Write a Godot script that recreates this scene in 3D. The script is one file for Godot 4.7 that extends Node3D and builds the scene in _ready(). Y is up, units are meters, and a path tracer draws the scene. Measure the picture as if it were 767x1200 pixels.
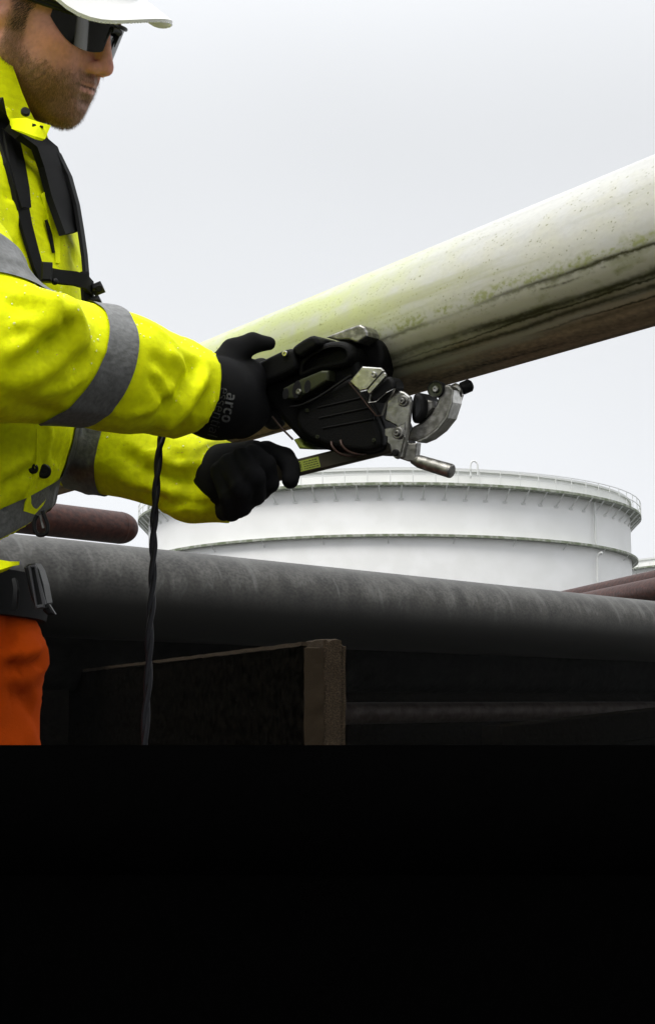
extends Node3D
# A worker in hi-vis clothing clamps a scanner to an elevated pipe, storage tanks and pipe rack behind.

const FOC := 1460.0                      # focal length in the photograph's pixels (767 x 1200)
const PITCH := 0.1535890                 # 8.8 degrees up
const EYE := Vector3(0, 0.91, 0)

# ---------------------------------------------------------------- picture <-> place
func ray(x: float, y: float) -> Vector3:
	var v := (600.0 - y) / FOC
	return Vector3((x - 383.5) / FOC, v * cos(PITCH) + sin(PITCH), v * sin(PITCH) - cos(PITCH))

func at(x: float, y: float, d: float) -> Vector3:         # camera depth d
	return EYE + ray(x, y) * d

func pt(x: float, y: float, z: float) -> Vector3:         # on the upright plane z metres in front
	var r := ray(x, y)
	return EYE + r * (z / -r.z)

func on_plane(x: float, y: float, p: Vector3, n: Vector3) -> Vector3:
	var r := ray(x, y)
	return EYE + r * ((p - EYE).dot(n) / r.dot(n))

# ---------------------------------------------------------------- mesh builder
class MB:
	var v := PackedVector3Array()
	var n := PackedVector3Array()
	var uv := PackedVector2Array()
	var c := PackedColorArray()

	func tri(a: Vector3, b: Vector3, d: Vector3, na: Vector3, nb: Vector3, nd: Vector3, ua := Vector2.ZERO, ub := Vector2.ZERO, ud := Vector2.ZERO) -> void:
		# clockwise seen from outside
		if (d - a).cross(b - a).dot(na + nb + nd) >= 0.0:
			v.append(a); v.append(b); v.append(d); n.append(na); n.append(nb); n.append(nd); uv.append(ua); uv.append(ub); uv.append(ud)
		else:
			v.append(a); v.append(d); v.append(b); n.append(na); n.append(nd); n.append(nb); uv.append(ua); uv.append(ud); uv.append(ub)

	func flat(a: Vector3, b: Vector3, d: Vector3, out: Vector3) -> void:
		var nn := (d - a).cross(b - a)
		if nn.length_squared() < 1e-18: return
		nn = nn.normalized()
		if nn.dot(out) < 0.0: nn = -nn
		tri(a, b, d, nn, nn, nn)

	func quad(a: Vector3, b: Vector3, d: Vector3, e: Vector3, out: Vector3) -> void:
		flat(a, b, d, out); flat(a, d, e, out)

	# outline in 3D (planar), extruded backwards from its front face, front edge chamfered
	func slab(poly: PackedVector3Array, nrm: Vector3, thick: float, bevel: float) -> void:
		var k := poly.size()
		var ux := (poly[1] - poly[0]).normalized()
		var uy := nrm.cross(ux).normalized()
		var flatp := PackedVector2Array()
		for p in poly: flatp.append(Vector2((p - poly[0]).dot(ux), (p - poly[0]).dot(uy)))
		var area := 0.0
		for i in k: area += flatp[i].cross(flatp[(i + 1) % k])
		var sg := 1.0 if area > 0 else -1.0
		var ins := PackedVector3Array()
		var outs := PackedVector3Array()
		for i in k:
			var e0 := (flatp[i] - flatp[(i + k - 1) % k]).normalized()
			var e1 := (flatp[(i + 1) % k] - flatp[i]).normalized()
			var n0 := Vector2(e0.y, -e0.x) * sg
			var n1 := Vector2(e1.y, -e1.x) * sg
			var m := (n0 + n1) / maxf(0.35, 1.0 + n0.dot(n1))
			outs.append(ux * m.x + uy * m.y)
			ins.append(poly[i] - (ux * m.x + uy * m.y) * bevel)
		var ip := PackedVector2Array()
		for p in ins: ip.append(Vector2((p - poly[0]).dot(ux), (p - poly[0]).dot(uy)))
		var t := Geometry2D.triangulate_polygon(ip)
		for j in range(0, t.size(), 3):
			flat(ins[t[j]], ins[t[j + 1]], ins[t[j + 2]], nrm)
			flat(poly[t[j]] - nrm * thick, poly[t[j + 1]] - nrm * thick, poly[t[j + 2]] - nrm * thick, -nrm)
		var steps := 4 if bevel > 0.0025 else 1
		for i in k:
			var j := (i + 1) % k
			var o := outs[i] + outs[j]
			for q in steps:
				var a0 := PI * 0.5 * q / steps; var a1 := PI * 0.5 * (q + 1) / steps
				var i0 := poly[i] - outs[i] * bevel * (1.0 - sin(a0)) - nrm * bevel * (1.0 - cos(a0)); var j0 := poly[j] - outs[j] * bevel * (1.0 - sin(a0)) - nrm * bevel * (1.0 - cos(a0))
				var i1 := poly[i] - outs[i] * bevel * (1.0 - sin(a1)) - nrm * bevel * (1.0 - cos(a1)); var j1 := poly[j] - outs[j] * bevel * (1.0 - sin(a1)) - nrm * bevel * (1.0 - cos(a1))
				quad(i0, j0, j1, i1, nrm * cos((a0 + a1) * 0.5) + o.normalized() * sin((a0 + a1) * 0.5))
			quad(poly[i] - nrm * bevel, poly[j] - nrm * bevel, poly[j] - nrm * thick, poly[i] - nrm * thick, o)

	# rings of [height, radius] round an axis
	func lathe(o: Vector3, axis: Vector3, prof: Array, sides: int, smooth := false) -> void:
		axis = axis.normalized()
		var x := axis.cross(Vector3.UP if absf(axis.y) < 0.9 else Vector3.RIGHT).normalized()
		var y := axis.cross(x)
		var sn := []
		for i in prof.size() - 1:
			var dh: float = prof[i + 1][0] - prof[i][0]
			var dr: float = prof[i + 1][1] - prof[i][1]
			sn.append(Vector2(dh, -dr).normalized())
		for i in prof.size() - 1:
			var h0: float = prof[i][0]; var r0: float = prof[i][1]; var h1: float = prof[i + 1][0]; var r1: float = prof[i + 1][1]
			var s0: Vector2 = sn[i]; var s1: Vector2 = sn[i]
			if smooth:
				if i > 0: s0 = (sn[i] + sn[i - 1]).normalized()
				if i < sn.size() - 1: s1 = (sn[i] + sn[i + 1]).normalized()
			for k in sides:
				var a0 := TAU * k / sides; var a1 := TAU * (k + 1) / sides
				var d0 := x * cos(a0) + y * sin(a0); var d1 := x * cos(a1) + y * sin(a1)
				var p00 := o + axis * h0 + d0 * r0; var p01 := o + axis * h0 + d1 * r0
				var p10 := o + axis * h1 + d0 * r1; var p11 := o + axis * h1 + d1 * r1
				var n00 := d0 * s0.x + axis * s0.y; var n01 := d1 * s0.x + axis * s0.y
				var n10 := d0 * s1.x + axis * s1.y; var n11 := d1 * s1.x + axis * s1.y
				var u00 := Vector2(h0, float(k) / sides); var u01 := Vector2(h0, float(k + 1) / sides)
				var u10 := Vector2(h1, float(k) / sides); var u11 := Vector2(h1, float(k + 1) / sides)
				if r0 > 1e-6: tri(p00, p01, p11, n00, n01, n11, u00, u01, u11)
				if r1 > 1e-6: tri(p00, p11, p10, n00, n11, n10, u00, u11, u10)

	func cyl(a: Vector3, b: Vector3, r: float, sides := 20, bv := 0.0) -> void:
		var l := a.distance_to(b)
		if bv <= 0.0: bv = minf(r * 0.12, l * 0.2)
		lathe(a, b - a, [[0, 0], [0, r - bv], [bv, r], [l - bv, r], [l, r - bv], [l, 0]], sides)

	func ball(o: Vector3, r: Vector3, bs := Basis.IDENTITY, seg := 12) -> void:
		for i in seg:
			for k in seg * 2:
				var q := []
				for e in [[i, k], [i, k + 1], [i + 1, k + 1], [i + 1, k]]:
					var th: float = PI * e[0] / seg; var ph: float = PI * e[1] / seg
					q.append(Vector3(sin(th) * cos(ph), cos(th), sin(th) * sin(ph)))
				var P := []; var N := []
				for e in q:
					P.append(o + bs * (e * r)); N.append((bs * (e / r)).normalized())
				tri(P[0], P[1], P[2], N[0], N[1], N[2]); tri(P[0], P[2], P[3], N[0], N[2], N[3])

	func tube(path: PackedVector3Array, rad: PackedFloat32Array, sides := 12, caps := true) -> void:
		var m := path.size()
		var up := Vector3(0.31, 0.9, 0.2)
		var rings := []; var nr := []
		var s := 0.0
		var ss := PackedFloat32Array()
		for i in m:
			if i > 0: s += path[i].distance_to(path[i - 1])
			ss.append(s)
			var t := (path[mini(i + 1, m - 1)] - path[maxi(i - 1, 0)]).normalized()
			up = (up - t * up.dot(t)).normalized()
			var w := t.cross(up)
			var ring := PackedVector3Array(); var rn := PackedVector3Array()
			for k in sides + 1:
				var a := TAU * k / sides
				var d := up * cos(a) + w * sin(a)
				ring.append(path[i] + d * rad[mini(i, rad.size() - 1)]); rn.append(d)
			rings.append(ring); nr.append(rn)
		for i in m - 1:
			for k in sides:
				var A: PackedVector3Array = rings[i]; var B: PackedVector3Array = rings[i + 1]
				var NA: PackedVector3Array = nr[i]; var NB: PackedVector3Array = nr[i + 1]
				var u0 := float(k) / sides; var u1 := float(k + 1) / sides
				tri(A[k], A[k + 1], B[k + 1], NA[k], NA[k + 1], NB[k + 1], Vector2(ss[i], u0), Vector2(ss[i], u1), Vector2(ss[i + 1], u1))
				tri(A[k], B[k + 1], B[k], NA[k], NB[k + 1], NB[k], Vector2(ss[i], u0), Vector2(ss[i + 1], u1), Vector2(ss[i + 1], u0))
		if caps:
			for e in [0, m - 1]:
				var R: PackedVector3Array = rings[e]
				var out := (path[0] - path[1]) if e == 0 else (path[m - 1] - path[m - 2])
				for k in sides: flat(path[e], R[k], R[k + 1], out)

	# a strap: two edge lines, thickness inwards
	func strap(L: PackedVector3Array, R: PackedVector3Array, thick: float, outward: Vector3) -> void:
		var m := L.size()
		var nn := PackedVector3Array()
		for i in m:
			var t := (L[mini(i + 1, m - 1)] - L[maxi(i - 1, 0)]) + (R[mini(i + 1, m - 1)] - R[maxi(i - 1, 0)])
			var q := t.cross(R[i] - L[i]).normalized()
			if q.dot(outward) < 0: q = -q
			nn.append(q)
		for i in m - 1:
			var j := i + 1
			tri(L[i], R[i], R[j], nn[i], nn[i], nn[j]); tri(L[i], R[j], L[j], nn[i], nn[j], nn[j])
			var a := L[i] - nn[i] * thick; var b := R[i] - nn[i] * thick; var d := R[j] - nn[j] * thick; var e := L[j] - nn[j] * thick
			tri(a, b, d, -nn[i], -nn[i], -nn[j]); tri(a, d, e, -nn[i], -nn[j], -nn[j])
			quad(L[i], L[j], e, a, L[i] - R[i]); quad(R[i], R[j], d, b, R[i] - L[i])
		for i in [0, m - 1]:
			var o := (L[0] - L[1]) if i == 0 else (L[m - 1] - L[m - 2])
			quad(L[i], R[i], R[i] - nn[i] * thick, L[i] - nn[i] * thick, o)

	func box(bs: Basis, o: Vector3, size: Vector3, bevel := 0.0) -> void:
		var h := size * 0.5
		var f := PackedVector3Array([o + bs * Vector3(-h.x, -h.y, h.z), o + bs * Vector3(h.x, -h.y, h.z), o + bs * Vector3(h.x, h.y, h.z), o + bs * Vector3(-h.x, h.y, h.z)])
		slab(f, bs.z.normalized(), size.z, bevel if bevel > 0 else minf(minf(h.x, h.y), h.z) * 0.1)

	func arrays(off: Vector3) -> Array:
		var a := []
		a.resize(Mesh.ARRAY_MAX)
		var w := v.duplicate()
		if off != Vector3.ZERO:
			for i in w.size(): w[i] -= off
		a[Mesh.ARRAY_VERTEX] = w; a[Mesh.ARRAY_NORMAL] = n; a[Mesh.ARRAY_TEX_UV] = uv
		if c.size() == v.size(): a[Mesh.ARRAY_COLOR] = c
		return a

# ---------------------------------------------------------------- smooth bodies: a distance field meshed as surface nets
class Field:
	var o: Vector3
	var h: float
	var nx: int
	var ny: int
	var nz: int
	var f := PackedFloat32Array()
	var V := PackedVector3Array()
	var N := PackedVector3Array()
	var I := PackedInt32Array()
	var C := PackedColorArray()

	func _init(lo: Vector3, hi: Vector3, cell: float) -> void:
		o = lo; h = cell
		nx = int((hi.x - lo.x) / h) + 2; ny = int((hi.y - lo.y) / h) + 2; nz = int((hi.z - lo.z) / h) + 2
		f.resize(nx * ny * nz); f.fill(1.0)

	func span(lo: Vector3, hi: Vector3) -> Array:
		var a := ((lo - o) / h).floor(); var b := ((hi - o) / h).ceil()
		return [clampi(int(a.x), 0, nx - 1), clampi(int(a.y), 0, ny - 1), clampi(int(a.z), 0, nz - 1), clampi(int(b.x), 0, nx - 1), clampi(int(b.y), 0, ny - 1), clampi(int(b.z), 0, nz - 1)]

	func put(i: int, d: float, k: float, sub: bool) -> void:
		var g := f[i]
		if sub:
			var e := -d
			var q := maxf(k - absf(g - e), 0.0) / k
			f[i] = maxf(g, e) + q * q * k * 0.25
		else:
			var q := maxf(k - absf(g - d), 0.0) / k
			f[i] = minf(g, d) - q * q * k * 0.25

	func capsule(a: Vector3, b: Vector3, ra: float, rb: float, k: float, sub := false) -> void:
		var m := maxf(ra, rb) + k + 2.5 * h
		var s := span(a.min(b) - Vector3.ONE * m, a.max(b) + Vector3.ONE * m)
		var ab := b - a
		var l2 := maxf(ab.length_squared(), 1e-9)
		for z in range(s[2], s[5] + 1):
			for y in range(s[1], s[4] + 1):
				var i: int = (z * ny + y) * nx + s[0]
				for x in range(s[0], s[3] + 1):
					var p := o + Vector3(x, y, z) * h - a
					var t := clampf(p.dot(ab) / l2, 0.0, 1.0)
					var d := (p - ab * t).length() - lerpf(ra, rb, t)
					if d < k + 2.5 * h: put(i, d, k, sub)
					i += 1

	func ellip(c: Vector3, r: Vector3, k: float, bs := Basis.IDENTITY, sub := false) -> void:
		var m := maxf(maxf(r.x, r.y), r.z) + k + 2.5 * h
		var s := span(c - Vector3.ONE * m, c + Vector3.ONE * m)
		var inv := bs.inverse()
		for z in range(s[2], s[5] + 1):
			for y in range(s[1], s[4] + 1):
				var i: int = (z * ny + y) * nx + s[0]
				for x in range(s[0], s[3] + 1):
					var p := inv * (o + Vector3(x, y, z) * h - c)
					var q := p / r
					var k0 := q.length()
					var k1 := (q / r).length()
					var d := k0 * (k0 - 1.0) / maxf(k1, 1e-6)
					if d < k + 2.5 * h: put(i, d, k, sub)
					i += 1

	# stacked ellipses: rows of [height, centre x, centre z, half depth, half width], turned by yaw
	func loft(rows: Array, yaw: float, k: float) -> void:
		var cy := cos(yaw); var sy := sin(yaw)
		var lo: float = rows[0][0]; var hi: float = rows[-1][0]
		for y in ny:
			var Y := o.y + y * h
			var e := 0
			while e < rows.size() - 2 and Y > rows[e + 1][0]: e += 1
			var t := clampf((Y - rows[e][0]) / (rows[e + 1][0] - rows[e][0]), 0, 1)
			t = t * t * (3.0 - 2.0 * t) * 0.5 + t * 0.5
			var cx := lerpf(rows[e][1], rows[e + 1][1], t); var cz := lerpf(rows[e][2], rows[e + 1][2], t)
			var A := lerpf(rows[e][3], rows[e + 1][3], t); var B := lerpf(rows[e][4], rows[e + 1][4], t)
			var cap := maxf(lo - Y, Y - hi)
			if cap > k + 3 * h: continue
			for z in nz:
				var i := (z * ny + y) * nx
				for x in nx:
					var dx := o.x + x * h - cx; var dz := o.z + z * h - cz
					var fx := (dx * cy + dz * sy) / A; var rz := (-dx * sy + dz * cy) / B
					var k0 := sqrt(fx * fx + rz * rz)
					var k1 := sqrt(fx * fx / (A * A) + rz * rz / (B * B))
					var d := maxf(k0 * (k0 - 1.0) / maxf(k1, 1e-6), cap)
					if d < k + 2.5 * h: put(i, d, k, false)
					i += 1

	# cut away what lies beyond the plane, inside a ball
	func cut(p0: Vector3, n: Vector3, r: float) -> void:
		var s := span(p0 - Vector3.ONE * r, p0 + Vector3.ONE * r)
		for z in range(s[2], s[5] + 1):
			for y in range(s[1], s[4] + 1):
				for x in range(s[0], s[3] + 1):
					var i: int = (z * ny + y) * nx + x
					var p := o + Vector3(x, y, z) * h - p0
					if p.length() < r: f[i] = maxf(f[i], p.dot(n))

	func value(p: Vector3) -> float:
		var q := (p - o) / h
		var x := int(q.x); var y := int(q.y); var z := int(q.z)
		if q.x < 0 or q.y < 0 or q.z < 0 or x >= nx - 1 or y >= ny - 1 or z >= nz - 1: return 1.0
		var u := q.x - x; var v := q.y - y; var w := q.z - z
		var i := (z * ny + y) * nx + x; var j := i + nx; var k := i + nx * ny; var l := k + nx
		return lerpf(lerpf(lerpf(f[i], f[i + 1], u), lerpf(f[j], f[j + 1], u), v), lerpf(lerpf(f[k], f[k + 1], u), lerpf(f[l], f[l + 1], u), v), w)

	func hit(a: Vector3, d: Vector3, s0: float, s1: float, miss: Vector3) -> Vector3:
		var s := s0
		while s < s1:
			if value(a + d * s) < 0.0: return a + d * (s - 0.001)
			s += 0.002
		return miss

	func mesh() -> void:
		var id := PackedInt32Array()
		id.resize(f.size()); id.fill(-1)
		var sx := 1; var sy := nx; var sz := nx * ny
		var lim := 2.2 * h
		for z in nz - 1:
			for y in ny - 1:
				var i := (z * ny + y) * nx
				for x in nx - 1:
					var g := f[i]
					if g < lim and g > -lim:
						var a := [g, f[i + sx], f[i + sy], f[i + sx + sy], f[i + sz], f[i + sx + sz], f[i + sy + sz], f[i + sx + sy + sz]]
						var mask := 0
						for q in 8:
							if a[q] < 0: mask |= 1 << q
						if mask != 0 and mask != 255:
							var sum := Vector3.ZERO
							var m := 0
							for q in 8:
								for ax in 3:
									if q & (1 << ax): continue
									var r: int = q | (1 << ax)
									if (a[q] < 0) != (a[r] < 0):
										var t: float = a[q] / (a[q] - a[r])
										var p := Vector3(q & 1, (q >> 1) & 1, (q >> 2) & 1)
										p[ax] = t
										sum += p
										m += 1
							id[i] = V.size()
							V.append(o + (Vector3(x, y, z) + sum / m) * h)
					i += 1
		for z in range(1, nz - 1):
			for y in range(1, ny - 1):
				var i := (z * ny + y) * nx + 1
				for x in range(1, nx - 1):
					if id[i] >= 0 or (f[i] < lim and f[i] > -lim):
						var s := f[i] < 0
						if s != (f[i + sx] < 0): face(id[i], id[i - sy], id[i - sy - sz], id[i - sz], s)
						if s != (f[i + sy] < 0): face(id[i], id[i - sz], id[i - sz - sx], id[i - sx], s)
						if s != (f[i + sz] < 0): face(id[i], id[i - sx], id[i - sx - sy], id[i - sy], s)
					i += 1
		normals()

	func face(a: int, b: int, c: int, d: int, s: bool) -> void:
		if a < 0 or b < 0 or c < 0 or d < 0: return
		if not s:
			for q in [a, b, c, a, c, d]: I.append(q)
		else:
			for q in [a, c, b, a, d, c]: I.append(q)

	func normals() -> void:
		N.resize(V.size()); N.fill(Vector3.ZERO)
		for t in range(0, I.size(), 3):
			var a := I[t]; var b := I[t + 1]; var c := I[t + 2]
			var n := (V[c] - V[a]).cross(V[b] - V[a])
			N[a] += n; N[b] += n; N[c] += n
		for i in N.size(): N[i] = N[i].normalized()

	func smooth(times: int) -> void:
		for q in times:
			var S := PackedVector3Array(); S.resize(V.size()); S.fill(Vector3.ZERO)
			var K := PackedFloat32Array(); K.resize(V.size()); K.fill(0.0)
			for t in range(0, I.size(), 3):
				for e in 3:
					var a := I[t + e]; var b := I[t + (e + 1) % 3]
					S[a] += V[b]; K[a] += 1.0; S[b] += V[a]; K[b] += 1.0
			for i in V.size():
				if K[i] > 0: V[i] = V[i].lerp(S[i] / K[i], 0.5)
		normals()

	# add raised (+) or sunken (-) folds along lines lying on the surface: [points, width, height]
	func folds(list: Array) -> void:
		for L in list:
			var P: PackedVector3Array = L[0]
			var w: float = L[1]; var e: float = L[2]
			var lo := P[0]; var hi := P[0]
			for p in P: lo = lo.min(p); hi = hi.max(p)
			lo -= Vector3.ONE * w * 2.5; hi += Vector3.ONE * w * 2.5
			for i in V.size():
				var p := V[i]
				if p.x < lo.x or p.y < lo.y or p.z < lo.z or p.x > hi.x or p.y > hi.y or p.z > hi.z: continue
				var best := 1e9
				var fade := 1.0
				for s in P.size() - 1:
					var ab := P[s + 1] - P[s]
					var t := clampf((p - P[s]).dot(ab) / ab.length_squared(), 0, 1)
					var d := (p - P[s] - ab * t).length()
					if d < best:
						best = d
						var along := (s + t) / (P.size() - 1.0)
						fade = clampf(minf(along, 1.0 - along) * 5.0 + 0.15, 0, 1)
				if best < w * 2.5: V[i] = p + N[i] * e * fade * exp(-best * best / (w * w))
		normals()

	# the piece of this surface between planes, lifted off it
	func shell(planes: Array, lift: float) -> MB:
		var m := MB.new()
		for t in range(0, I.size(), 3):
			var P := [V[I[t]] + N[I[t]] * lift, V[I[t + 1]] + N[I[t + 1]] * lift, V[I[t + 2]] + N[I[t + 2]] * lift]
			var Q := [N[I[t]], N[I[t + 1]], N[I[t + 2]]]
			for pl in planes:
				if P.is_empty(): break
				var P2 := []; var Q2 := []
				for e in P.size():
					var g := (e + 1) % P.size()
					var d0: float = pl.distance_to(P[e]); var d1: float = pl.distance_to(P[g])
					if d0 <= 0: P2.append(P[e]); Q2.append(Q[e])
					if (d0 <= 0) != (d1 <= 0):
						var w := d0 / (d0 - d1)
						P2.append(P[e].lerp(P[g], w)); Q2.append(Q[e].lerp(Q[g], w).normalized())
				P = P2; Q = Q2
			for e in range(1, P.size() - 1): m.tri(P[0], P[e], P[e + 1], Q[0], Q[e], Q[e + 1])
		return m

	func arrays(off: Vector3) -> Array:
		var a := []
		a.resize(Mesh.ARRAY_MAX)
		var w := V.duplicate()
		for i in w.size(): w[i] -= off
		a[Mesh.ARRAY_VERTEX] = w; a[Mesh.ARRAY_NORMAL] = N; a[Mesh.ARRAY_INDEX] = I
		if C.size() == V.size(): a[Mesh.ARRAY_COLOR] = C
		return a

# ---------------------------------------------------------------- objects
func base_of(n: Node) -> Vector3:
	var p := Vector3.ZERO
	while n != self and n != null:
		p += n.position
		n = n.get_parent()
	return p

func thing(called: String, label: String, category: String, base: Vector3, group := "") -> Node3D:
	var o := Node3D.new()
	o.name = called
	o.position = base
	add_child(o, true)
	o.set_meta("label", label); o.set_meta("category", category)
	if group: o.set_meta("group", group)
	return o

func part(called: String, m, material: Material, parent: Node, label := "") -> MeshInstance3D:
	var mi := MeshInstance3D.new()
	mi.name = called
	var am := ArrayMesh.new()
	am.add_surface_from_arrays(Mesh.PRIMITIVE_TRIANGLES, m.arrays(base_of(parent)))
	am.surface_set_material(0, material)
	mi.mesh = am
	parent.add_child(mi, true)
	if label: mi.set_meta("label", label)
	return mi

func single(called: String, m: MB, material: Material, label: String, category: String, group := "") -> MeshInstance3D:
	var mi := part(called, m, material, self)
	mi.set_meta("label", label); mi.set_meta("category", category)
	if group: mi.set_meta("group", group)
	return mi

func structure(called: String, m: MB, material: Material) -> MeshInstance3D:
	var mi := part(called, m, material, self)
	mi.set_meta("kind", "structure")
	return mi

# ---------------------------------------------------------------- materials
func lin(r: float, g: float, b: float) -> Color:
	return Color(r, g, b).linear_to_srgb()

func mat(called: String, col: Color, rough: float, metal := 0.0, spec := 0.5) -> StandardMaterial3D:
	var m := StandardMaterial3D.new()
	m.resource_name = called
	m.albedo_color = col; m.roughness = rough; m.metallic = metal; m.metallic_specular = spec
	return m

func noise_tex(freq: float, size: int, sd: int, lo: Color, hi: Color, oct := 4, kind := FastNoiseLite.TYPE_SIMPLEX_SMOOTH, p0 := 0.3, p1 := 0.7) -> NoiseTexture2D:
	var n := FastNoiseLite.new()
	n.noise_type = kind; n.frequency = freq; n.seed = sd; n.fractal_octaves = oct
	var t := NoiseTexture2D.new()
	t.noise = n; t.width = size; t.height = size; t.seamless = true
	var g := Gradient.new()
	g.set_color(0, lo); g.set_color(1, hi); g.set_offset(0, p0); g.set_offset(1, p1)
	t.color_ramp = g
	return t

func bump_tex(freq: float, size: int, sd: int, strength: float, oct := 3) -> NoiseTexture2D:
	var n := FastNoiseLite.new()
	n.noise_type = FastNoiseLite.TYPE_SIMPLEX_SMOOTH; n.frequency = freq; n.seed = sd; n.fractal_octaves = oct
	var t := NoiseTexture2D.new()
	t.noise = n; t.width = size; t.height = size; t.seamless = true; t.as_normal_map = true; t.bump_strength = strength
	return t

func tri_map(m: StandardMaterial3D, scale: float, bump: Texture2D, depth: float, colour: Texture2D = null) -> StandardMaterial3D:
	m.uv1_triplanar = true; m.uv1_scale = Vector3.ONE * scale
	if bump: m.normal_enabled = true; m.normal_texture = bump; m.normal_scale = depth
	if colour: m.albedo_texture = colour
	return m

var M := {}

func make_materials() -> void:
	var fine := bump_tex(0.05, 256, 3, 6.0)
	var weave := bump_tex(0.12, 256, 5, 5.0, 2)
	var coarse := bump_tex(0.02, 256, 9, 8.0, 5)
	M.yellow = tri_map(mat("hi_vis_fabric", lin(0.90, 0.96, 0.003), 0.62, 0.0, 0.2), 16.0, fine, 0.1, noise_tex(0.02, 256, 8, Color(0.93, 0.93, 0.93), Color(1, 1, 1)))
	M.tape = tri_map(mat("reflective_tape", lin(0.17, 0.172, 0.168), 0.42, 0.2), 14.0, fine, 0.2, noise_tex(0.04, 256, 12, Color(0.8, 0.8, 0.79), Color(1, 1, 1), 5))
	M.orange = tri_map(mat("orange_fabric", lin(0.50, 0.062, 0.002), 0.9, 0.0, 0.15), 12.0, weave, 0.3)
	M.webbing = tri_map(mat("black_webbing", lin(0.0065, 0.0065, 0.007), 0.75, 0.0, 0.25), 60.0, weave, 0.8)
	M.plastic = tri_map(mat("black_plastic", lin(0.006, 0.006, 0.006), 0.42, 0.0, 0.3), 30.0, fine, 0.2)
	M.glove = tri_map(mat("glove_knit", lin(0.0065, 0.0065, 0.007), 0.85, 0.0, 0.22), 60.0, weave, 1.6)
	M.rubber = mat("black_rubber", lin(0.006, 0.006, 0.006), 0.6, 0.0, 0.3)
	M.body_black = tri_map(mat("scanner_body", lin(0.0045, 0.0045, 0.0042), 0.55, 0.0, 0.22), 25.0, fine, 0.3)
	M.plate = mat("greenish_dark_plate", lin(0.028, 0.032, 0.014), 0.4, 0.3)  # green in the colour stands in for a reflection
	M.steel = tri_map(mat("brushed_steel", lin(0.62, 0.61, 0.58), 0.28, 1.0), 12.0, fine, 0.05, noise_tex(0.03, 256, 31, Color(0.8, 0.8, 0.78), Color(1, 1, 1), 5))
	M.darksteel = tri_map(mat("dull_steel", lin(0.36, 0.35, 0.33), 0.4, 0.9), 12.0, fine, 0.08, noise_tex(0.03, 256, 32, Color(0.65, 0.65, 0.63), Color(1, 1, 1), 5))
	M.copper = mat("copper_edge", lin(0.035, 0.015, 0.008), 0.5, 0.3)
	M.label = mat("label_yellow", lin(0.3, 0.36, 0.05), 0.5)
	M.ink = mat("label_ink", lin(0.02, 0.02, 0.01), 0.6)
	M.print = mat("glove_print", lin(0.085, 0.085, 0.085), 0.6)
	M.print_dim = mat("glove_print_outline", lin(0.03, 0.03, 0.03), 0.6)
	M.lens = mat("dark_lens", lin(0.004, 0.004, 0.004), 0.06, 0.0, 0.7)
	M.hat = tri_map(mat("white_shell", lin(0.8, 0.8, 0.78), 0.3), 12.0, fine, 0.1)
	M.skin = tri_map(mat("skin", Color.WHITE, 0.5, 0.0, 0.4), 45.0, fine, 0.45)
	M.skin.vertex_color_use_as_albedo = true
	M.skin.subsurf_scatter_enabled = true; M.skin.subsurf_scatter_strength = 0.12
	M.hair = mat("brown_hair", lin(0.05, 0.028, 0.016), 0.6)
	M.stubble = mat("beard_hair", lin(0.21, 0.108, 0.058), 0.6)
	M.tank = tri_map(mat("white_tank_paint", lin(0.90, 0.90, 0.89), 0.6), 0.06, null, 0.0, noise_tex(0.012, 512, 21, Color(0.97, 0.97, 0.965), Color(1, 1, 1), 5))
	M.tank_grey = mat("galvanised_steel", lin(0.68, 0.69, 0.67), 0.6)
	M.girder = tri_map(mat("mossy_girder", lin(0.36, 0.37, 0.33), 0.7), 0.3, null, 0.0, noise_tex(0.03, 256, 22, Color(0.6, 0.66, 0.5), Color(1, 1, 1), 5))
	M.rust = tri_map(mat("red_oxide", lin(0.075, 0.023, 0.013), 0.5, 0.0, 0.4), 2.0, coarse, 0.25, noise_tex(0.02, 512, 23, Color(0.6, 0.55, 0.55), Color(1, 1, 1), 5))
	M.thin = tri_map(mat("weathered_thin_pipe", lin(0.04, 0.033, 0.028), 0.6, 0.0, 0.3), 2.0, coarse, 0.3, noise_tex(0.02, 256, 24, Color(0.55, 0.42, 0.36), Color(1, 1, 1), 5))
	M.dark_pipe = tri_map(mat("dark_lower_pipe", lin(0.012, 0.012, 0.0105), 0.8, 0.0, 0.12), 1.2, coarse, 0.4, noise_tex(0.015, 512, 25, Color(0.5, 0.5, 0.48), Color(1, 1, 1), 5))  # albedo lowered to carry the bottom fade
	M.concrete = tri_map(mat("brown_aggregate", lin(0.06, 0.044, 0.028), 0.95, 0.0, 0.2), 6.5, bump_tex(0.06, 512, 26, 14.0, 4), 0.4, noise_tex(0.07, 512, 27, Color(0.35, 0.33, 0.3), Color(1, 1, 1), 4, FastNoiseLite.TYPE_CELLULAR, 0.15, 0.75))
	M.old_concrete = tri_map(mat("fade_dark_concrete", lin(0.0042, 0.0036, 0.0026), 1.0, 0.0, 0.0), 1.5, coarse, 0.6, noise_tex(0.03, 512, 28, Color(0.4, 0.4, 0.4), Color(1, 1, 1), 5))  # albedo cut to near black, the bottom fade put into the colour
	M.fade_black = tri_map(mat("fade_black", lin(0.0005, 0.0005, 0.0005), 1.0, 0.0, 0.0), 3.0, coarse, 0.3)  # near black for the added wall that stands in for the fade
	M.ground = tri_map(mat("dark_gravel", lin(0.09, 0.088, 0.08), 0.95, 0.0, 0.1), 0.7, coarse, 0.6, noise_tex(0.05, 512, 29, Color(0.35, 0.35, 0.33), Color(1, 1, 1), 5))

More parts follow.
